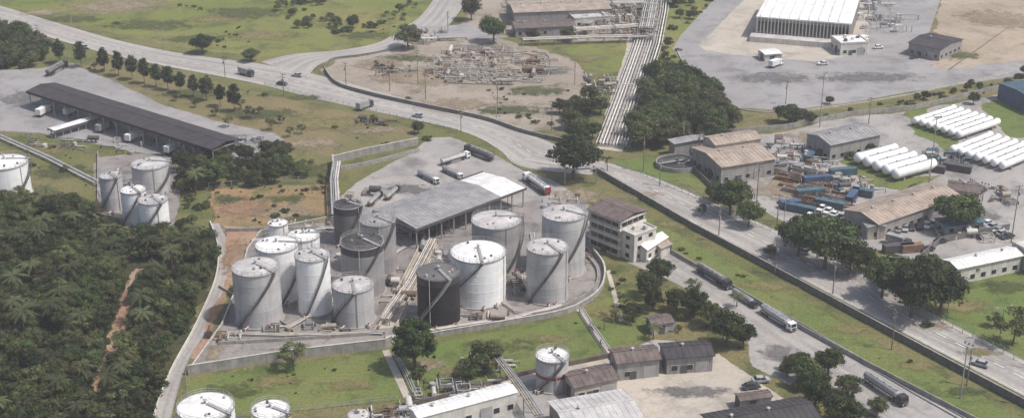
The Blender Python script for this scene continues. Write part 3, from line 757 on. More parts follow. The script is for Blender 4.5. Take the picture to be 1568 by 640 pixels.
rack('pipeline',[(385,372),(500,352),(650,360)],3,.2,.6,.5,PM)
rack('pipeline',[(590,520),(690,503),(790,488),(860,470)],3,.18,.5,.5,PM)
rack('pipeline',[(340,512),(430,515),(585,512)],3,.15,.5,.5,['pipe_tan','steel','pipe_pale'])
rack('pipeline',[(605,545),(622,575),(638,612)],3,.18,.6,.5,PM)
rack('pipeline',[(800,70),(900,66),(1000,64)],5,.3,2.5,.8,PM)
rack('pipe_rack',[(755,560),(800,620),(825,660)],4,.2,4,.6,['pipe_tan','steel','pipe_pale'])
rack('pipe_rack',[(890,478),(912,512),(940,552)],2,.2,1.2,.5,PM)
rack('pipe_bridge',[(865,283),(912,281)],2,.25,5,.6,PM)
rack('pipeline',[(640,380),(720,430),(790,480)],2,.16,.5,.5,PM)
rack('pipeline',[(440,505),(500,470),(560,420),(620,380)],3,.16,.5,.5,PM)
rack('pipeline',[(800,430),(820,400),(815,360)],3,.16,.5,.5,PM)
rack('rail_line',[(985,360),(1100,430),(1230,500),(1400,600),(1560,690)],2,.12,.1,1.4,['steel'])
def clutter(name,c,wu,wv,n,mats,hmax,circ=0,lmax=9):
    m=MB(name); P=g(*c); sx=wu/2/ppm(*c); sy=abs(g(c[0],c[1]-wv/2).y-g(c[0],c[1]+wv/2).y)/2
    a=R.uniform(-.2,.2); X=Vector((math.cos(a),math.sin(a),0));Y=Z.cross(X)
    for k in range(n):
        while 1:
            x,y=R.uniform(-1,1),R.uniform(-1,1)
            if x*x+y*y<1.1 or circ==0:break
        p=P+X*x*sx+Y*y*sy; t=R.random(); mt=R.choice(mats); z=R.uniform(.4,hmax*.6); D=X if R.random()<.5 else Y; l=R.uniform(2,lmax); rr=R.uniform(.1,.28)
        if t<.62:
            m.cyl(p+Z*z,p+D*l+Z*z,rr,rr,7,mt); m.cyl(p+Z*z,p,rr,rr,6,mt,False); m.cyl(p+D*l+Z*z,p+D*l,rr,rr,6,mt,False)
        elif t<.75:
            m.cyl(p,p+Z*R.uniform(1,hmax),R.uniform(.4,1.),None,12,mt)
        elif t<.85:
            q=R.uniform(.6,1.6); m.cyl(p+Z*(q+.4),p+D*l+Z*(q+.4),q*.6,q*.6,12,mt)
            m.beam(p+D*l*.3,p+D*l*.3+Z*q,.4,.3,'wall_concrete'); m.beam(p+D*l*.7,p+D*l*.7+Z*q,.4,.3,'wall_concrete')
        else:
            q=R.uniform(1,hmax); w=R.uniform(.8,1.7)
            for dx in(-w,w):
                for dy in(-w,w): m.beam(p+X*dx+Y*dy,p+X*dx+Y*dy+Z*q,.18,.18,'steel')
            for zz in(q*.5,q):
                for s_ in (-w,w):
                    m.beam(p+X*s_-Y*w+Z*zz,p+X*s_+Y*w+Z*zz,.15,.2,mt); m.beam(p+Y*s_-X*w+Z*zz,p+Y*s_+X*w+Z*zz,.15,.2,mt)
            if hmax>2: m.beam(p-X*w+Z*q,p+X*w+Z*q,w*1.4,.1,mt)
    if circ:
        for rr in (.62,.8,.97):
            pr=None
            for i in range(73):
                t=2*math.pi*i/72; k_=(abs(math.cos(t))**4+abs(math.sin(t))**4)**-.25; q=P+X*math.cos(t)*sx*rr*k_+Y*math.sin(t)*sy*rr*k_+Z*.4
                if pr is not None and (i//4+int(rr*10))%4!=0: m.beam(pr,q,.25,.4,'pipe_tan')
                pr=q
        for i in range(9):
            x=-.8+i*.2
            for j in range(7):
                if R.random()<.3: continue
                y=-.75+j*.25; p=P+X*x*sx+Y*y*sy
                m.box(p.x-1.6,p.x+1.6,p.y-.8,p.y+.8,0,.5,'wall_concrete'); m.cyl(p+Z*.5-X*1.2,p+Z*.5-X*1.2+Z*1.3,.3,.3,8,'pipe_pale'); m.cyl(p+Z*1.1-X*1.4,p+Z*1.1+X*2.2,.25,.25,8,'pipe_tan')
    m.done()
clutter('pipe_manifold',(750,103),190,54,170,['pipe_pale','pipe_tan','steel','wall_concrete','pipe_tan','pipe_rust'],1.3,1)
clutter('process_plant',(850,18),150,36,130,['pipe_pale','pipe_tan','steel','pipe_rust','steel_dark'],6)
clutter('process_plant',(950,38),110,44,190,['pipe_pale','pipe_tan','steel','pipe_rust'],5)
clutter('process_plant',(960,5),90,30,90,['pipe_pale','steel_dark','steel','pipe_tan'],6)
clutter('process_plant',(1335,20),70,60,90,['roof_lightgrey','steel','pipe_pale'],5)
clutter('valve_station',(660,60),60,18,25,['pipe_tan','steel','pipe_pale'],2)
clutter('valve_station',(920,135),60,24,40,['pipe_tan','steel_dark','pipe_pale'],3)
clutter('valve_station',(600,110),60,16,20,['pipe_tan','steel_dark','pipe_rust'],1.5,lmax=5)
clutter('pump_station',(665,400),50,40,30,['pipe_pale','steel','pipe_tan'],1.6,lmax=5)
clutter('pump_station',(470,352),110,16,25,['pipe_pale','steel','pipe_tan'],1.5,lmax=5)
clutter('pump_station',(690,600),120,24,40,['pipe_pale','steel','steel_dark'],1.6,lmax=5)
clutter('pump_station',(600,640),90,20,30,['pipe_pale','steel','pipe_rust'],2,lmax=5)
for c_,w_,h_,n_ in(((470,505),150,14,18),((600,440),50,60,22),((345,520),50,14,10),((800,440),40,40,14),((880,400),30,40,12),((760,440),30,40,10),((640,360),90,14,18),((720,490),120,10,14),((490,420),30,60,10),((860,310),60,20,14),((560,300),50,14,12)):
    clutter('tank_farm_pump',c_,w_,h_,n_,['pipe_pale','steel','pipe_tan','steel_dark','pipe_rust'],1.3,lmax=4)
clutter('workshop_equipment',(1215,240),90,40,60,['steel','teal_paint','pipe_rust','pipe_pale'],3,lmax=5)
clutter('workshop_equipment',(1450,245),80,20,30,['steel','teal_paint','steel_dark'],4,lmax=5)
clutter('workshop_equipment',(1520,300),50,34,30,['steel','pipe_tan','steel_dark','pipe_rust'],2,lmax=4)
clutter('workshop_equipment',(1480,362),90,14,24,['steel','pipe_tan','steel_dark','plaster_white'],2,lmax=4)
clutter('workshop_equipment',(1300,285),60,30,30,['steel','pipe_tan','steel_dark','teal_paint'],2.5,lmax=5)
clutter('workshop_equipment',(570,190),60,12,22,['steel_dark','pipe_rust'],1.6,lmax=5)
clutter('yard_equipment',(190,225),300,22,40,['steel_dark','steel','pipe_pale'],2,lmax=5)
clutter('yard_equipment',(225,275),110,60,40,['steel_dark','steel','pipe_pale'],2,lmax=5)
clutter('yard_equipment',(745,560),90,22,20,['steel_dark','steel','pipe_pale'],2,lmax=5)
clutter('yard_equipment',(330,222),160,16,30,['steel_dark','steel','plaster_white'],2,lmax=4)
def bullets(a,b,c,n,mat='roof_white'):
    A,B,Cc=g(*a),g(*b),g(*c); D=(B-A).normalized(); L=(B-A).length; nrm=Z.cross(D); w=(Cc-A).dot(nrm)
    for k in range(n):
        p=A+nrm*w*(k+.5)/n; r=abs(w)/n*.42; m=MB('gas_bullet_tank'); z=r+.9
        m.part('vessel')
        prof=[(0.02,0)]+[(r*math.sin(t),r*.7*(1-math.cos(t))) for t in(.4,.8,1.2,1.57)]+[(r,L-r*.7)]+[(r*math.cos(t),L-r*.7+r*.7*math.sin(t)) for t in(.4,.8,1.2,1.56)]
        a_=D.cross(Z).normalized();v=[];f=[];nn=18
        for rr,x in prof:
            for i in range(nn):
                t=2*math.pi*i/nn; v.append(p+D*x+Z*z+(a_*math.cos(t)+Z*math.sin(t))*rr)
        for j in range(len(prof)-1):
            for i in range(nn): f.append((j*nn+i,j*nn+(i+1)%nn,(j+1)*nn+(i+1)%nn,(j+1)*nn+i))
        m.raw(v,f,mat,True)
        m.part('saddles')
        for t in(.2,.8): q=p+D*L*t; m.beam(q-a_*r*.8+Z*.55,q+a_*r*.8+Z*.55,.5,1.1,'wall_concrete')
        m.part('walkway'); m.beam(p+D*L*.1+Z*(z+r+.1),p+D*L*.9+Z*(z+r+.1),.5,.08,'steel')
        for t in(.3,.6): m.cyl(p+D*L*t+Z*(z+r-.1),p+D*L*t+Z*(z+r+.5),.25,.25,8,'steel')
        m.done()
bullets((1470,218),(1534,196),(1413,186),7,'tank_white')
bullets((1538,266),(1600,240),(1478,226),7,'tank_white')
bullets((1374,282),(1438,264),(1322,246),5,'tank_white')
def skip(u,v,rot,mat,L=5,W=2.2,h=1.6,name='waste_skip'):
    m=MB(name); t=.12
    if name=='waste_skip':
        m.box(-L/2,L/2,-W/2,W/2,0,.15,mat)
        for y in(-W/2,W/2-t): m.box(-L/2,L/2,y,y+t,.15,h,mat)
        for x in(-L/2,L/2-t): m.box(x,x+t,-W/2+t,W/2-t,.15,h,mat)
        for i in range(5):
            x=-L/2+.3+i*(L-.7)/4
            m.box(x,x+.12,-W/2-.08,-W/2-.001,.1,h-.05,mat); m.box(x,x+.12,W/2+.001,W/2+.08,.1,h-.05,mat)
        m.box(-L/2+.15,L/2-.15,-W/2+.15,W/2-.15,.2,h*.7,'pipe_rust')
    else:
        m.box(-L/2,L/2,-W/2,W/2,.12,h,mat)
        k=int(L/.6)
        for i in range(k):
            x=-L/2+.2+i*(L-.5)/(k-1)
            m.box(x,x+.14,-W/2-.05,-W/2-.001,.2,h-.1,mat); m.box(x,x+.14,W/2+.001,W/2+.05,.2,h-.1,mat)
        for x in(-L/2,L/2-.15):
            for y in(-W/2-.06,W/2-.09): m.box(x-.02,x+.17,y,y+.15,0,h+.03,'steel_dark')
        m.box(L/2+.001,L/2+.06,-W/2+.1,-.03,.25,h-.1,mat); m.box(L/2+.001,L/2+.06,.03,W/2-.1,.25,h-.1,mat)
    m.done(loc=g(u,v),rot=rot)
for r_ in range(7):
    for k in range(7):
        if R.random()<.22:continue
        u=1184+k*14+r_*7+R.uniform(-2,2); v=258+r_*9+k*2.+R.uniform(-1,1)
        skip(u,v,-.5+R.uniform(-.15,.15),R.choice(['rust_paint','rust_paint','teal_paint','pipe_rust','pipe_tan','steel','roof_tan']),L=R.uniform(3.5,6),W=R.uniform(1.6,2.3),h=R.uniform(1,1.7))
for u,v,mt in[(1240,300,'teal_paint'),(1290,268,'teal_paint'),(1305,305,'blue_paint'),(1320,300,'teal_paint'),(1270,318,'teal_paint'),(1250,280,'blue_paint'),(1210,318,'blue_paint'),(1225,325,'teal_paint'),(1185,238,'steel'),(1375,385,'steel_dark'),(1425,262,'steel_dark'),(1465,262,'steel_dark'),(1240,245,'teal_paint'),(1395,385,'rust_paint')]:
    skip(u,v,R.choice([.2,-.5,1.1]),mt,L=9 if R.random()<.5 else 6.5,h=2.4,name='shipping_container')
# ------------------------------------------------------------------ vehicles
def wheels(m,xs,w,r=.5):
    for x in xs:
        for sg in(-1,1):
            m.cyl((x,sg*(w-.35),r),(x,sg*w,r),r,r,14,'tyre'); m.cyl((x,sg*w,r),(x,sg*(w+.02),r),r*.5,r*.5,10,'steel')
def cab(m,x,mat):
    m.prof([(x,.6),(x+2.2,.6),(x+2.25,1.7),(x+1.95,2.9),(x+.1,3.0),(x,2.6)],-1.2,1.2,mat)
    m.raw([(x+2.27,-1.05,1.75),(x+2.27,1.05,1.75),(x+2.0,1.05,2.7),(x+2.0,-1.05,2.7)],[(0,1,2,3)],'glass')
    for y in(-1.215,1.215): m.raw([(x+.9,y,1.8),(x+2.05,y,1.8),(x+1.85,y,2.6),(x+.9,y,2.6)],[(0,1,2,3)],'glass')
    m.box(x+2.2,x+2.4,-1.2,1.2,.4,.9,'steel_dark'); m.box(x+2.28,x+2.36,-.8,.8,.95,1.5,'steel_dark')
    for y in(-1.0,.7): m.box(x+2.3,x+2.43,y,y+.3,.65,.85,'car_white')
def tanker(cabm,tankm,red=None):
    m=MB('t'); m.box(-8,5.6,-.45,.45,.8,1.05,'steel_dark'); m.box(3.4,8,-.5,.5,.6,.95,'steel_dark')
    cab(m,5.7,cabm); wheels(m,[7.2,4.3,3.1,-4.2,-5.4,-6.6],1.25)
    pts=[(.05,-8.0),(.9,-7.9),(1.12,-7.6),(1.15,-3),(1.15,1),(1.12,4.9),(.9,5.2),(.05,5.3)]
    nn=20;v=[];f=[]
    for r,x in pts:
        for i in range(nn):
            t=2*math.pi*i/nn; v.append((x,math.cos(t)*r*1.08,2.2+math.sin(t)*r*.95))
    for j in range(len(pts)-1):
        for i in range(nn): f.append((j*nn+i,j*nn+(i+1)%nn,(j+1)*nn+(i+1)%nn,(j+1)*nn+i))
    m.raw(v,f,tankm,True)
    for x in(-6.5,-4,-1.5,1,3.6): m.cyl((x,0,2.2),(x+.12,0,2.2),1.2,1.2,20,'steel'); m.cyl((x+1,0,3.2),(x+1,0,3.5),.35,.35,10,'steel')
    m.box(-7.5,4.8,-.35,.35,3.3,3.36,'steel'); m.beam((-7.5,.8,3.35),(4.8,.8,3.35),.06,.06,'steel'); m.beam((-7.5,-.8,3.35),(4.8,-.8,3.35),.06,.06,'steel')
    if red: m.box(-8.15,-7.95,-1.1,1.1,1.0,2.9,red); m.box(-7.6,4.6,-1.32,-1.25,1.9,2.2,red); m.box(-7.6,4.6,1.25,1.32,1.9,2.2,red)
    m.box(-7.9,-7.7,-1.2,1.2,.6,.9,'red_paint'); m.box(-3.3,2.4,-1.22,-1.1,.6,1.1,'steel'); m.box(-3.3,2.4,1.1,1.22,.6,1.1,'steel')
    return mesh_of(m)
def boxtruck(cabm,boxm):
    m=MB('t'); m.box(-4,4,-.45,.45,.7,1,'steel_dark'); cab(m,2.2,cabm); wheels(m,[3.6,-1.6,-2.8],1.2)
    m.box(-4.2,1.9,-1.25,1.25,1.05,3.5,boxm)
    for i in range(9): x=-4+i*.7; m.box(x,x+.06,-1.28,-1.251,1.1,3.45,'steel'); m.box(x,x+.06,1.251,1.28,1.1,3.45,'steel')
    return mesh_of(m)
def car(mat):
    m=MB('c'); 
    m.prof([(-2.15,.35),(2.1,.35),(2.15,.65),(1.9,.85),(1.1,.95),(-1.7,1.0),(-2.15,.92)],-.87,.87,mat)
    lo=[(1.15,.95),(-1.75,.99)];hi=[(.45,1.45),(-1.2,1.47)]
    v=[(lo[0][0],-.82,lo[0][1]),(lo[0][0],.82,lo[0][1]),(lo[1][0],.82,lo[1][1]),(lo[1][0],-.82,lo[1][1]),(hi[0][0],-.64,hi[0][1]),(hi[0][0],.64,hi[0][1]),(hi[1][0],.64,hi[1][1]),(hi[1][0],-.64,hi[1][1])]
    m.raw(v,[(0,1,5,4),(1,2,6,5),(2,3,7,6),(3,0,4,7),(4,5,6,7)],'glass')
    m.box(-1.18,.42,-.64,.64,1.46,1.51,mat)
    for y in(-.72,.72): m.beam((-.35,y*1.08,.98),(-.35,y*.9,1.47),.09,.08,mat)
    wheels(m,[1.35,-1.35],.88,.32)
    m.box(2.1,2.17,-.75,-.4,.6,.75,'car_white'); m.box(2.1,2.17,.4,.75,.6,.75,'car_white'); m.box(-2.18,-2.14,-.8,-.5,.7,.88,'red_paint'); m.box(-2.18,-2.14,.5,.8,.7,.88,'red_paint')
    return mesh_of(m)
TK=[tanker('car_white','tank_lightgrey'),tanker('car_white','tank_white','red_paint'),tanker('car_dark','steel'),tanker('car_dark','tank_darkgrey')]
BT=[boxtruck('car_white','roof_white'),boxtruck('car_dark','steel'),boxtruck('car_silver','plaster_white')]
CR=[car(x) for x in('car_white','car_white','car_silver','car_dark','car_silver')]
def put(name,me,a,b,s=1.):
    A,B=g(*a),g(*b); d=B-A; o=link(bpy.data.objects.new(name,me)); o.location=(A+B)/2+Z*.14; o.rotation_euler[2]=math.atan2(d.y,d.x); o.scale=(s,s,s)
for a,b,k,s in[((850,308),(794,268),1,.95),((640,268),(672,284),0,.66),((678,262),(708,276),0,.62),((678,254),(716,242),0,.75),((754,248),(714,232),3,.85),((563,320),(586,298),2,.6),((590,310),(612,290),2,.6),
 ((1070,416),(1116,444),3,.85),((1124,452),(1156,472),2,.6),((1170,480),(1212,507),0,.8),((1326,584),(1384,622),2,.85),((64,124),(110,97),3,.9)]:
    put('tanker_truck',TK[k],a,b,s)
for a,b,k in[((545,172),(572,162),1),((362,112),(392,120),1),((195,220),(215,210),0),((150,205),(170,195),1),((255,238),(275,228),0),((100,180),(120,170),0),((1310,70),(1330,62),0),((1180,105),(1195,100),0),((1360,372),(1390,380),1),((60,180),(75,172),0),((300,238),(322,232),1)]:
    put('box_truck',BT[k],a,b,.85)
cars=[]
for k in range(7): cars.append((1248+k*10,318+k*4.2,.9))
for k in range(6): cars.append((1240+k*11,333+k*4,.9))
for k in range(8): cars.append((1352+k*11,357-k*1.5,1.4))
for k in range(6): cars.append((1385+k*11,335-k*3,1.4))
for k in range(5): cars.append((1510+k*8,345+k*5,.4))
cars+=[(432,131,-.35),(640,180,-.5),(455,118,-.35),(1230,388,-.75),(1500,560,-.7),(1320,66,.2),(1345,75,.2),(1150,595,.2),(1165,585,.2),(1400,90,.5),(1260,100,.1),(985,398,-.6),(1280,545,-.7),(1420,385,.5),(1440,372,.5),(130,75,-.3)]
for u,v,a in cars:
    if R.random()<.06:continue
    o=link(bpy.data.objects.new('parked_car',R.choice(CR))); o.location=g(u,v)+Z*.16; o.rotation_euler[2]=a+R.uniform(-.06,.06)+(math.pi if R.random()<.5 else 0)
# ------------------------------------------------------------------ poles
def pole(u,v,h,kind='utility_pole',r=.17):
    m=MB(kind); m.cyl((0,0,0),(0,0,h),r,r*.6,8,'wood_pole' if kind=='utility_pole' else 'steel')
    if kind=='utility_pole':
        for z in(h-.5,h-1.5): m.box(-1.3,1.3,-.07,.07,z,z+.14,'wood_pole')
        for x in(-1.1,-.4,.4,1.1): m.cyl((x,0,h-.36),(x,0,h-.1),.07,.07,6,'steel')
        m.cyl((.4,0,h-3.2),(.4,0,h-2.2),.28,.28,8,'steel')
    elif kind=='street_lamp':
        m.beam((0,0,h-.1),(2,0,h+.3),.1,.1,'steel'); m.box(1.7,2.6,-.15,.15,h+.2,h+.38,'steel')
        m.beam((0,0,h-.1),(-2,0,h+.3),.1,.1,'steel'); m.box(-2.6,-1.7,-.15,.15,h+.2,h+.38,'steel')
    else:
        m.box(-1.2,1.2,-.5,.5,h-.1,h,'steel')
        for x in(-1,0,1): m.box(x-.25,x+.25,-.65,-.5,h,h+.5,'steel')
        for i in range(int(h)): m.beam((-.25,0,i+.5),(.25,0,i+.5),.04,.04,'steel')
    m.done(loc=g(u,v),rot=R.uniform(0,3))
for u,v,h in[(597,140,12),(640,130,14),(652,152,12),(762,172,12),(686,52,10),(435,148,9),(1158,318,15),(1548,372,18),(985,262,12),(1186,420,10),(1010,285,9),(1190,340,9),(1365,535,11),(1480,590,10),(1045,225,9),(880,130,10),(845,200,11),(706,205,9),(1203,160,9),(1070,240,9),(1275,450,10),(60,70,9),(345,120,9),(530,130,9),(1100,370,10),(1570,620,10),(1330,190,10)]:
    pole(u,v,h)
for u,v,h in[(1420,300,26),(1255,195,20),(1498,350,14),(1470,610,14)]: pole(u,v,h,'floodlight_mast',.2)
for u,v in[(1200,345),(1285,395),(1370,440),(1450,485),(1530,520),(1045,290),(250,74),(110,40),(760,186)]: pole(u,v,9,'street_lamp',.12)
m=MB('overhead_cable')
LP=[(1010,285,9),(1100,370,10),(1186,420,10),(1275,450,10),(1365,535,11),(1480,590,10),(1570,620,10)]
for a,b in zip(LP,LP[1:]):
    for dx in(-.8,.8):
        A=g(a[0],a[1])+Z*(a[2]-.2)+Vector((dx,0,0));B=g(b[0],b[1])+Z*(b[2]-.2)+Vector((dx,0,0));p=A
        for i in range(1,9):
            t=i/8;q=A.lerp(B,t)-Z*1.2*math.sin(math.pi*t); m.beam(p,q,.05,.05,'steel_dark'); p=q
m.done()
# ------------------------------------------------------------------ walls and fences
wall('bund_wall',[(290,572),(340,502),(365,440),(380,385),(400,358),(500,338)],1.2,.3,'wall_concrete',cap='kerb')
wall('bund_wall',[(288,574),(440,550),(590,533),(600,528)],2.6,.4,'wall_concrete',cap='kerb')
wall('bund_wall',[(335,528),(440,522),(590,512)],1.0,.3,'wall_concrete')
wall('bund_wall',[(612,525),(690,512),(780,497),(860,482),(900,464),(922,442),(925,412),(908,387)],1.5,.35,'wall_concrete',smooth=True,cap='kerb')
wall('bund_wall',[(620,500),(700,510),(780,490),(850,476),(890,458),(912,438),(914,415),(900,395)],.9,.25,'wall_concrete',smooth=True)
wall('bund_wall',[(606,505),(668,378)],1.3,.3,'plaster_cream'); wall('bund_wall',[(580,505),(650,366)],1.3,.3,'plaster_cream')
wall('bund_wall',[(335,440),(440,500),(455,515)],.8,.25,'wall_concrete')
wall('retaining_wall',[(510,250),(560,238),(640,222)],2.5,.5,'wall_concrete',cap='kerb'); wall('retaining_wall',[(516,262),(570,252),(642,233)],1.4,.4,'wall_concrete')
wall('retaining_wall',[(510,250),(513,280),(520,310)],3,.5,'wall_concrete',cap='kerb')
wall('retaining_wall',[(345,355),(500,352)],1.2,.4,'wall_concrete')
wall('boundary_wall',[(908,262),(960,292),(1000,315),(1060,350),(1150,398),(1250,452),(1350,506),(1460,565),(1568,622),(1700,690)],1.9,.25,'wall_dark',cap='wall_concrete')
wall('boundary_wall',[(965,352),(1040,395),(1130,447),(1230,506),(1330,561),(1430,613),(1560,680)],1.3,.25,'wall_concrete')
wall('boundary_wall',[(322,342),(334,380),(330,430),(300,500),(262,570),(236,640),(222,720)],.9,.3,'plaster_white',smooth=True)
wall('boundary_wall',[(497,108),(515,130),(560,145),(640,163),(740,184),(800,204),(860,218)],1.5,.3,'wall_dark',smooth=True,cap='wall_concrete')
wall('boundary_wall',[(497,106),(510,93),(560,86),(620,74)],1.1,.3,'wall_dark',smooth=True)
wall('boundary_wall',[(1112,205),(1200,198),(1300,178),(1400,168),(1568,128),(1660,108)],1.8,.25,'wall_concrete')
wall('boundary_wall',[(1060,212),(1062,262),(1090,290)],1.8,.25,'wall_dark')
wall('boundary_wall',[(150,235),(150,330),(265,360)],1.,.25,'wall_concrete')
wall('boundary_wall',[(1400,405),(1440,372),(1545,352)],2.,.25,'wall_dark')
wall('garden_wall',[(600,628),(690,606),(800,574),(900,553),(935,546)],1.1,.3,'roof_brown')
wall('garden_wall',[(870,600),(900,628),(880,690)],1.6,.3,'wall_concrete')
wall('boundary_wall',[(1035,75),(1050,103),(1085,142),(1130,167),(1200,173),(1300,161),(1400,144),(1568,108)],.5,.3,'kerb',smooth=True)
fence('chain_fence',[(950,255),(1010,280),(1090,314),(1180,354)]); fence('chain_fence',[(1300,415),(1400,472),(1480,514),(1568,560)])
fence('chain_fence',[(-60,205),(60,212),(140,235)]); fence('chain_fence',[(320,290),(440,280),(508,282)]); fence('chain_fence',[(285,580),(292,640)],2)
fence('guard_fence',[(405,130),(520,158),(640,186),(700,202)],1.2); fence('chain_fence',[(300,645),(470,628),(612,612)],1.4)
# ------------------------------------------------------------------ vegetation placement
for a in[(635,566,76,'round',1.2),(878,274,86,'broad',.9),(1118,330,70,'broad',1),(1146,348,48,'broad',1),(1095,310,36,'broad',1),(1222,392,70,'broad',1),(1262,412,92,'broad',1),(1300,420,70,'broad',1),(1235,375,60,'broad',1),(1285,385,60,'broad',.9),(1350,456,70,'broad',1),(1395,486,94,'broad',1),(1440,480,80,'broad',1),(1370,435,60,'broad',.9),(1415,445,70,'broad',.9),
 (1462,352,78,'broad',.85),(1550,528,66,'light',1),(1522,500,28,'light',1),(742,568,62,'olive',.9),(716,580,44,'olive',.9),(450,566,58,'light',.8),(640,578,40,'shrub',1),
 (992,455,46,'olive',1),(1012,432,44,'broad',1),(1036,478,46,'olive',1),(1064,484,50,'broad',1),(1086,500,46,'olive',1),(1112,530,64,'broad',1),(1138,532,44,'broad',1),(942,492,24,'light',1),(968,492,38,'olive',1),(1000,475,40,'olive',1),(955,470,24,'light',1),(1060,455,34,'light',1),
 (1232,590,56,'broad',1),(1268,575,50,'broad',1),(1298,606,48,'olive',.9),(1248,625,54,'broad',1),(1290,655,66,'broad',1),(1205,575,30,'olive',1),(1225,565,36,'olive',1),
 (756,66,44,'broad',1.1),(722,32,36,'olive',1.2),(625,75,50,'olive',.9),(310,82,40,'broad',.8),(385,95,30,'broad',.8),(1207,190,46,'broad',.8),(1240,190,22,'olive',1),
 (1045,125,18,'light',1),(870,62,30,'olive',.8),(815,62,26,'olive',.8),(1305,245,18,'olive',1),(1270,160,16,'olive',1),(1075,330,20,'light',1),(1180,395,26,'olive',1),(1330,415,34,'olive',1),(1490,160,22,'olive',1),(1330,235,20,'olive',1),(1400,300,24,'olive',1),
 (280,262,36,'broad',1),(470,270,36,'light',.9),(495,290,26,'light',1),(440,240,26,'olive',1),(640,205,22,'olive',1),(655,215,20,'shrub',1),(330,285,46,'broad',1),(1480,425,34,'broad',1),(1420,500,26,'shrub',1)]:
    tree(*a)
for u,v in[(92,98),(125,104),(160,111),(182,117),(203,123),(222,129),(240,134),(258,139),(277,144),(297,150),(317,155),(338,164),(360,172)]: tree(u,v,R.uniform(18,22),'narrow',1.15)
for u,v in[(382,182),(398,175),(415,200),(430,190),(445,210),(370,168),(350,195),(462,205),(300,165),(270,155),(330,178)]: tree(u,v,R.uniform(14,22),'light')
for u,v,w in[(930,262,24),(1000,520,26),(1128,470,24),(440,258,30),(300,300,34),(925,505,20)]: tree(u,v,w,'palm')
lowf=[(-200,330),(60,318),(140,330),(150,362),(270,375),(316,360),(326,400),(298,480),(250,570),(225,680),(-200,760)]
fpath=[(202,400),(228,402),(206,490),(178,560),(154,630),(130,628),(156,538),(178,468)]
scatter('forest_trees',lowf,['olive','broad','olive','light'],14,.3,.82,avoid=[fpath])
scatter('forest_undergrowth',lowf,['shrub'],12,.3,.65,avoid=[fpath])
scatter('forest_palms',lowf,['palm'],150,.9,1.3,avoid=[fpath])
scatter('woodland',[(-200,292),(50,300),(145,330),(60,335),(-200,340)],['olive','light'],34,.3,.6)
scatter('central_grove',[(995,128),(1025,112),(1060,120),(1105,165),(1125,208),(1095,238),(1060,210),(1010,244),(975,236),(972,190)],['broad','olive'],15,.55,1.15)
scatter('roadside_grove',[(845,178),(878,160),(905,150),(922,170),(905,232),(868,222)],['broad','olive'],28,.45,.8)
scatter('terrace_grove',[(285,262),(340,240),(420,232),(450,255),(440,285),(318,288),(270,300)],['broad','olive'],22,.4,.8)
scatter('slope_bushes',[(150,355),(250,372),(318,352),(320,300),(275,300),(270,355)],['shrub','olive'],12,.25,.55)
scatter('meadow_thicket',[(415,8),(500,0),(640,5),(650,20),(600,45),(520,52),(430,42)],['shrub','olive','olive','light'],30,.25,.7,clump=-.15)
scatter('roadside_wood',[(-120,40),(30,45),(75,70),(60,105),(-120,112)],['olive','broad'],18,.4,.8)
scatter('hedge_bushes',[(1115,178),(1210,182),(1350,160),(1568,112),(1640,100),(1640,118),(1400,162),(1200,195),(1115,203)],['shrub','olive'],15,.2,.5,clump=-.25)
scatter('corridor_bushes',[(1018,60),(1060,0),(1090,-20),(1120,-20),(1040,55),(1040,90),(1080,140),(1050,112),(1005,100)],['shrub','olive'],22,.25,.6,clump=-.2)
scatter('corridor_bushes',[(1022,30),(1036,-30),(1075,-30),(1040,30)],['broad'],40,.5,.9)
scatter('wild_bushes',[(-100,-40),(700,-60),(640,30),(560,66),(400,82),(240,60),(90,20),(-100,-10)],['shrub'],28,.05,.38,clump=.28)
scatter('wild_bushes',[(110,100),(300,124),(560,180),(640,205),(560,232),(440,222),(330,184),(180,126)],['shrub','light'],22,.05,.4,clump=.2)
scatter('wild_bushes',[(0,205),(60,212),(150,250),(150,340),(0,300)],['shrub','light'],30,.1,.45,clump=0)
scatter('wild_bushes',[(300,232),(500,240),(510,345),(330,345),(318,290)],['shrub'],14,.05,.38,clump=.12)
scatter('wild_bushes',[(560,95),(860,90),(900,130),(860,200),(740,178),(560,140)],['shrub'],26,.05,.35,clump=.2)
scatter('verge_bushes',[(972,325),(1150,424),(1350,532),(1460,590),(1430,608),(1230,500),(1040,390)],['shrub'],16,.04,.24,clump=.25)
scatter('verge_bushes',[(1390,478),(1480,425),(1640,400),(1640,590),(1480,516)],['shrub','light'],50,.06,.36,clump=.2)
scatter('garden_bushes',[(925,420),(985,400),(1060,440),(1150,500),(1140,540),(1010,520),(960,510)],['shrub','light'],26,.1,.4,clump=-.1)
scatter('garden_bushes',[(605,548),(780,508),(900,480),(930,530),(740,580),(632,605)],['shrub'],24,.03,.2,clump=.2)
scatter('garden_bushes',[(290,582),(588,542),(612,610),(300,640)],['shrub'],24,.03,.16,clump=.2)
scatter('riverside_bushes',[(1200,560),(1240,560),(1310,610),(1370,650),(1300,700),(1240,690)],['shrub','olive'],40,.25,.55)
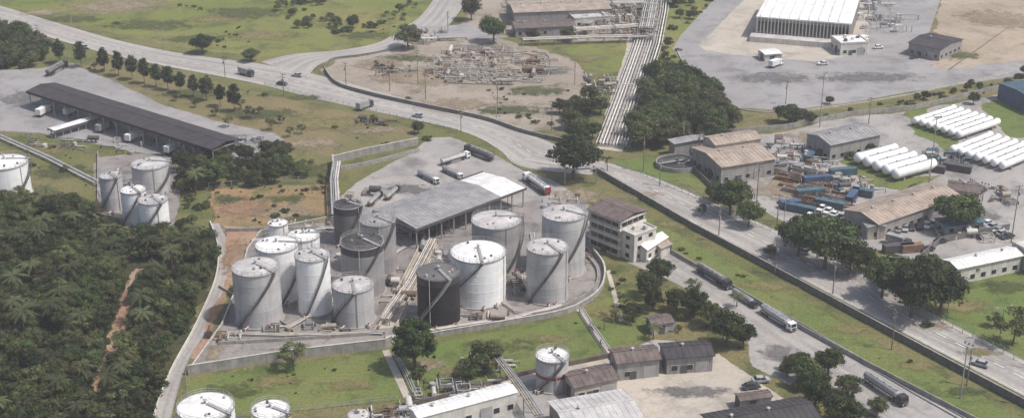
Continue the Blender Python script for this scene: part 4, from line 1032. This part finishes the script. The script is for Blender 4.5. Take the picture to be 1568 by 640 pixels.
scatter('distant_trees',[Vector((-500,760,0)),Vector((600,760,0)),Vector((900,1500,0)),Vector((-900,1500,0))],['broad','olive'],420,.8,1.6,world=True)
scatter('distant_trees',[Vector((-420,150,0)),Vector((-175,150,0)),Vector((-260,700,0)),Vector((-520,700,0))],['broad','olive'],130,.6,1.2,world=True)
scatter('distant_trees',[Vector((190,150,0)),Vector((420,150,0)),Vector((560,700,0)),Vector((300,700,0))],['broad','olive'],260,.6,1.2,world=True)
# ------------------------------------------------------------------ haze, light, sky, camera
hm=bpy.data.materials.new('haze_air'); hm.use_nodes=True; nt=hm.node_tree; nt.nodes.clear()
vs_=nt.nodes.new('ShaderNodeVolumeScatter'); vs_.inputs['Density'].default_value=.00021; vs_.inputs['Color'].default_value=(.98,.96,.98,1); vs_.inputs['Anisotropy'].default_value=.1
ou=nt.nodes.new('ShaderNodeOutputMaterial'); nt.links.new(vs_.outputs[0],ou.inputs['Volume']); MATS['haze_air']=hm
m=MB('atmospheric_haze'); m.box(-1600,1600,-400,2200,-3,230,'haze_air'); m.done(center=False)
sun=Vector((.50,-.16,.85)).normalized()
L_=bpy.data.lights.new('sun','SUN'); L_.energy=4.2; L_.angle=math.radians(.7); L_.color=(1,.955,.90)
o=link(bpy.data.objects.new('sun',L_)); o.rotation_euler=sun.to_track_quat('Z','Y').to_euler()
w=bpy.data.worlds.new('World'); sc.world=w; w.use_nodes=True; nt=w.node_tree
sk=nt.nodes.new('ShaderNodeTexSky'); sk.sky_type='NISHITA'; sk.sun_disc=False; sk.sun_elevation=math.asin(sun.z); sk.sun_rotation=math.atan2(sun.x,sun.y); sk.dust_density=3
bg=nt.nodes['Background']; nt.links.new(sk.outputs[0],bg.inputs[0]); bg.inputs[1].default_value=.15
cd=bpy.data.cameras.new('camera'); cd.sensor_width=36; cd.lens=36*F/1568; cd.clip_end=20000; cd.clip_start=1
c=link(bpy.data.objects.new('camera',cd)); c.location=(0,0,H); c.rotation_euler=(math.pi/2-TH,0,0); sc.camera=c
sc.view_settings.view_transform='Standard'; sc.view_settings.look='None'; sc.view_settings.exposure=0
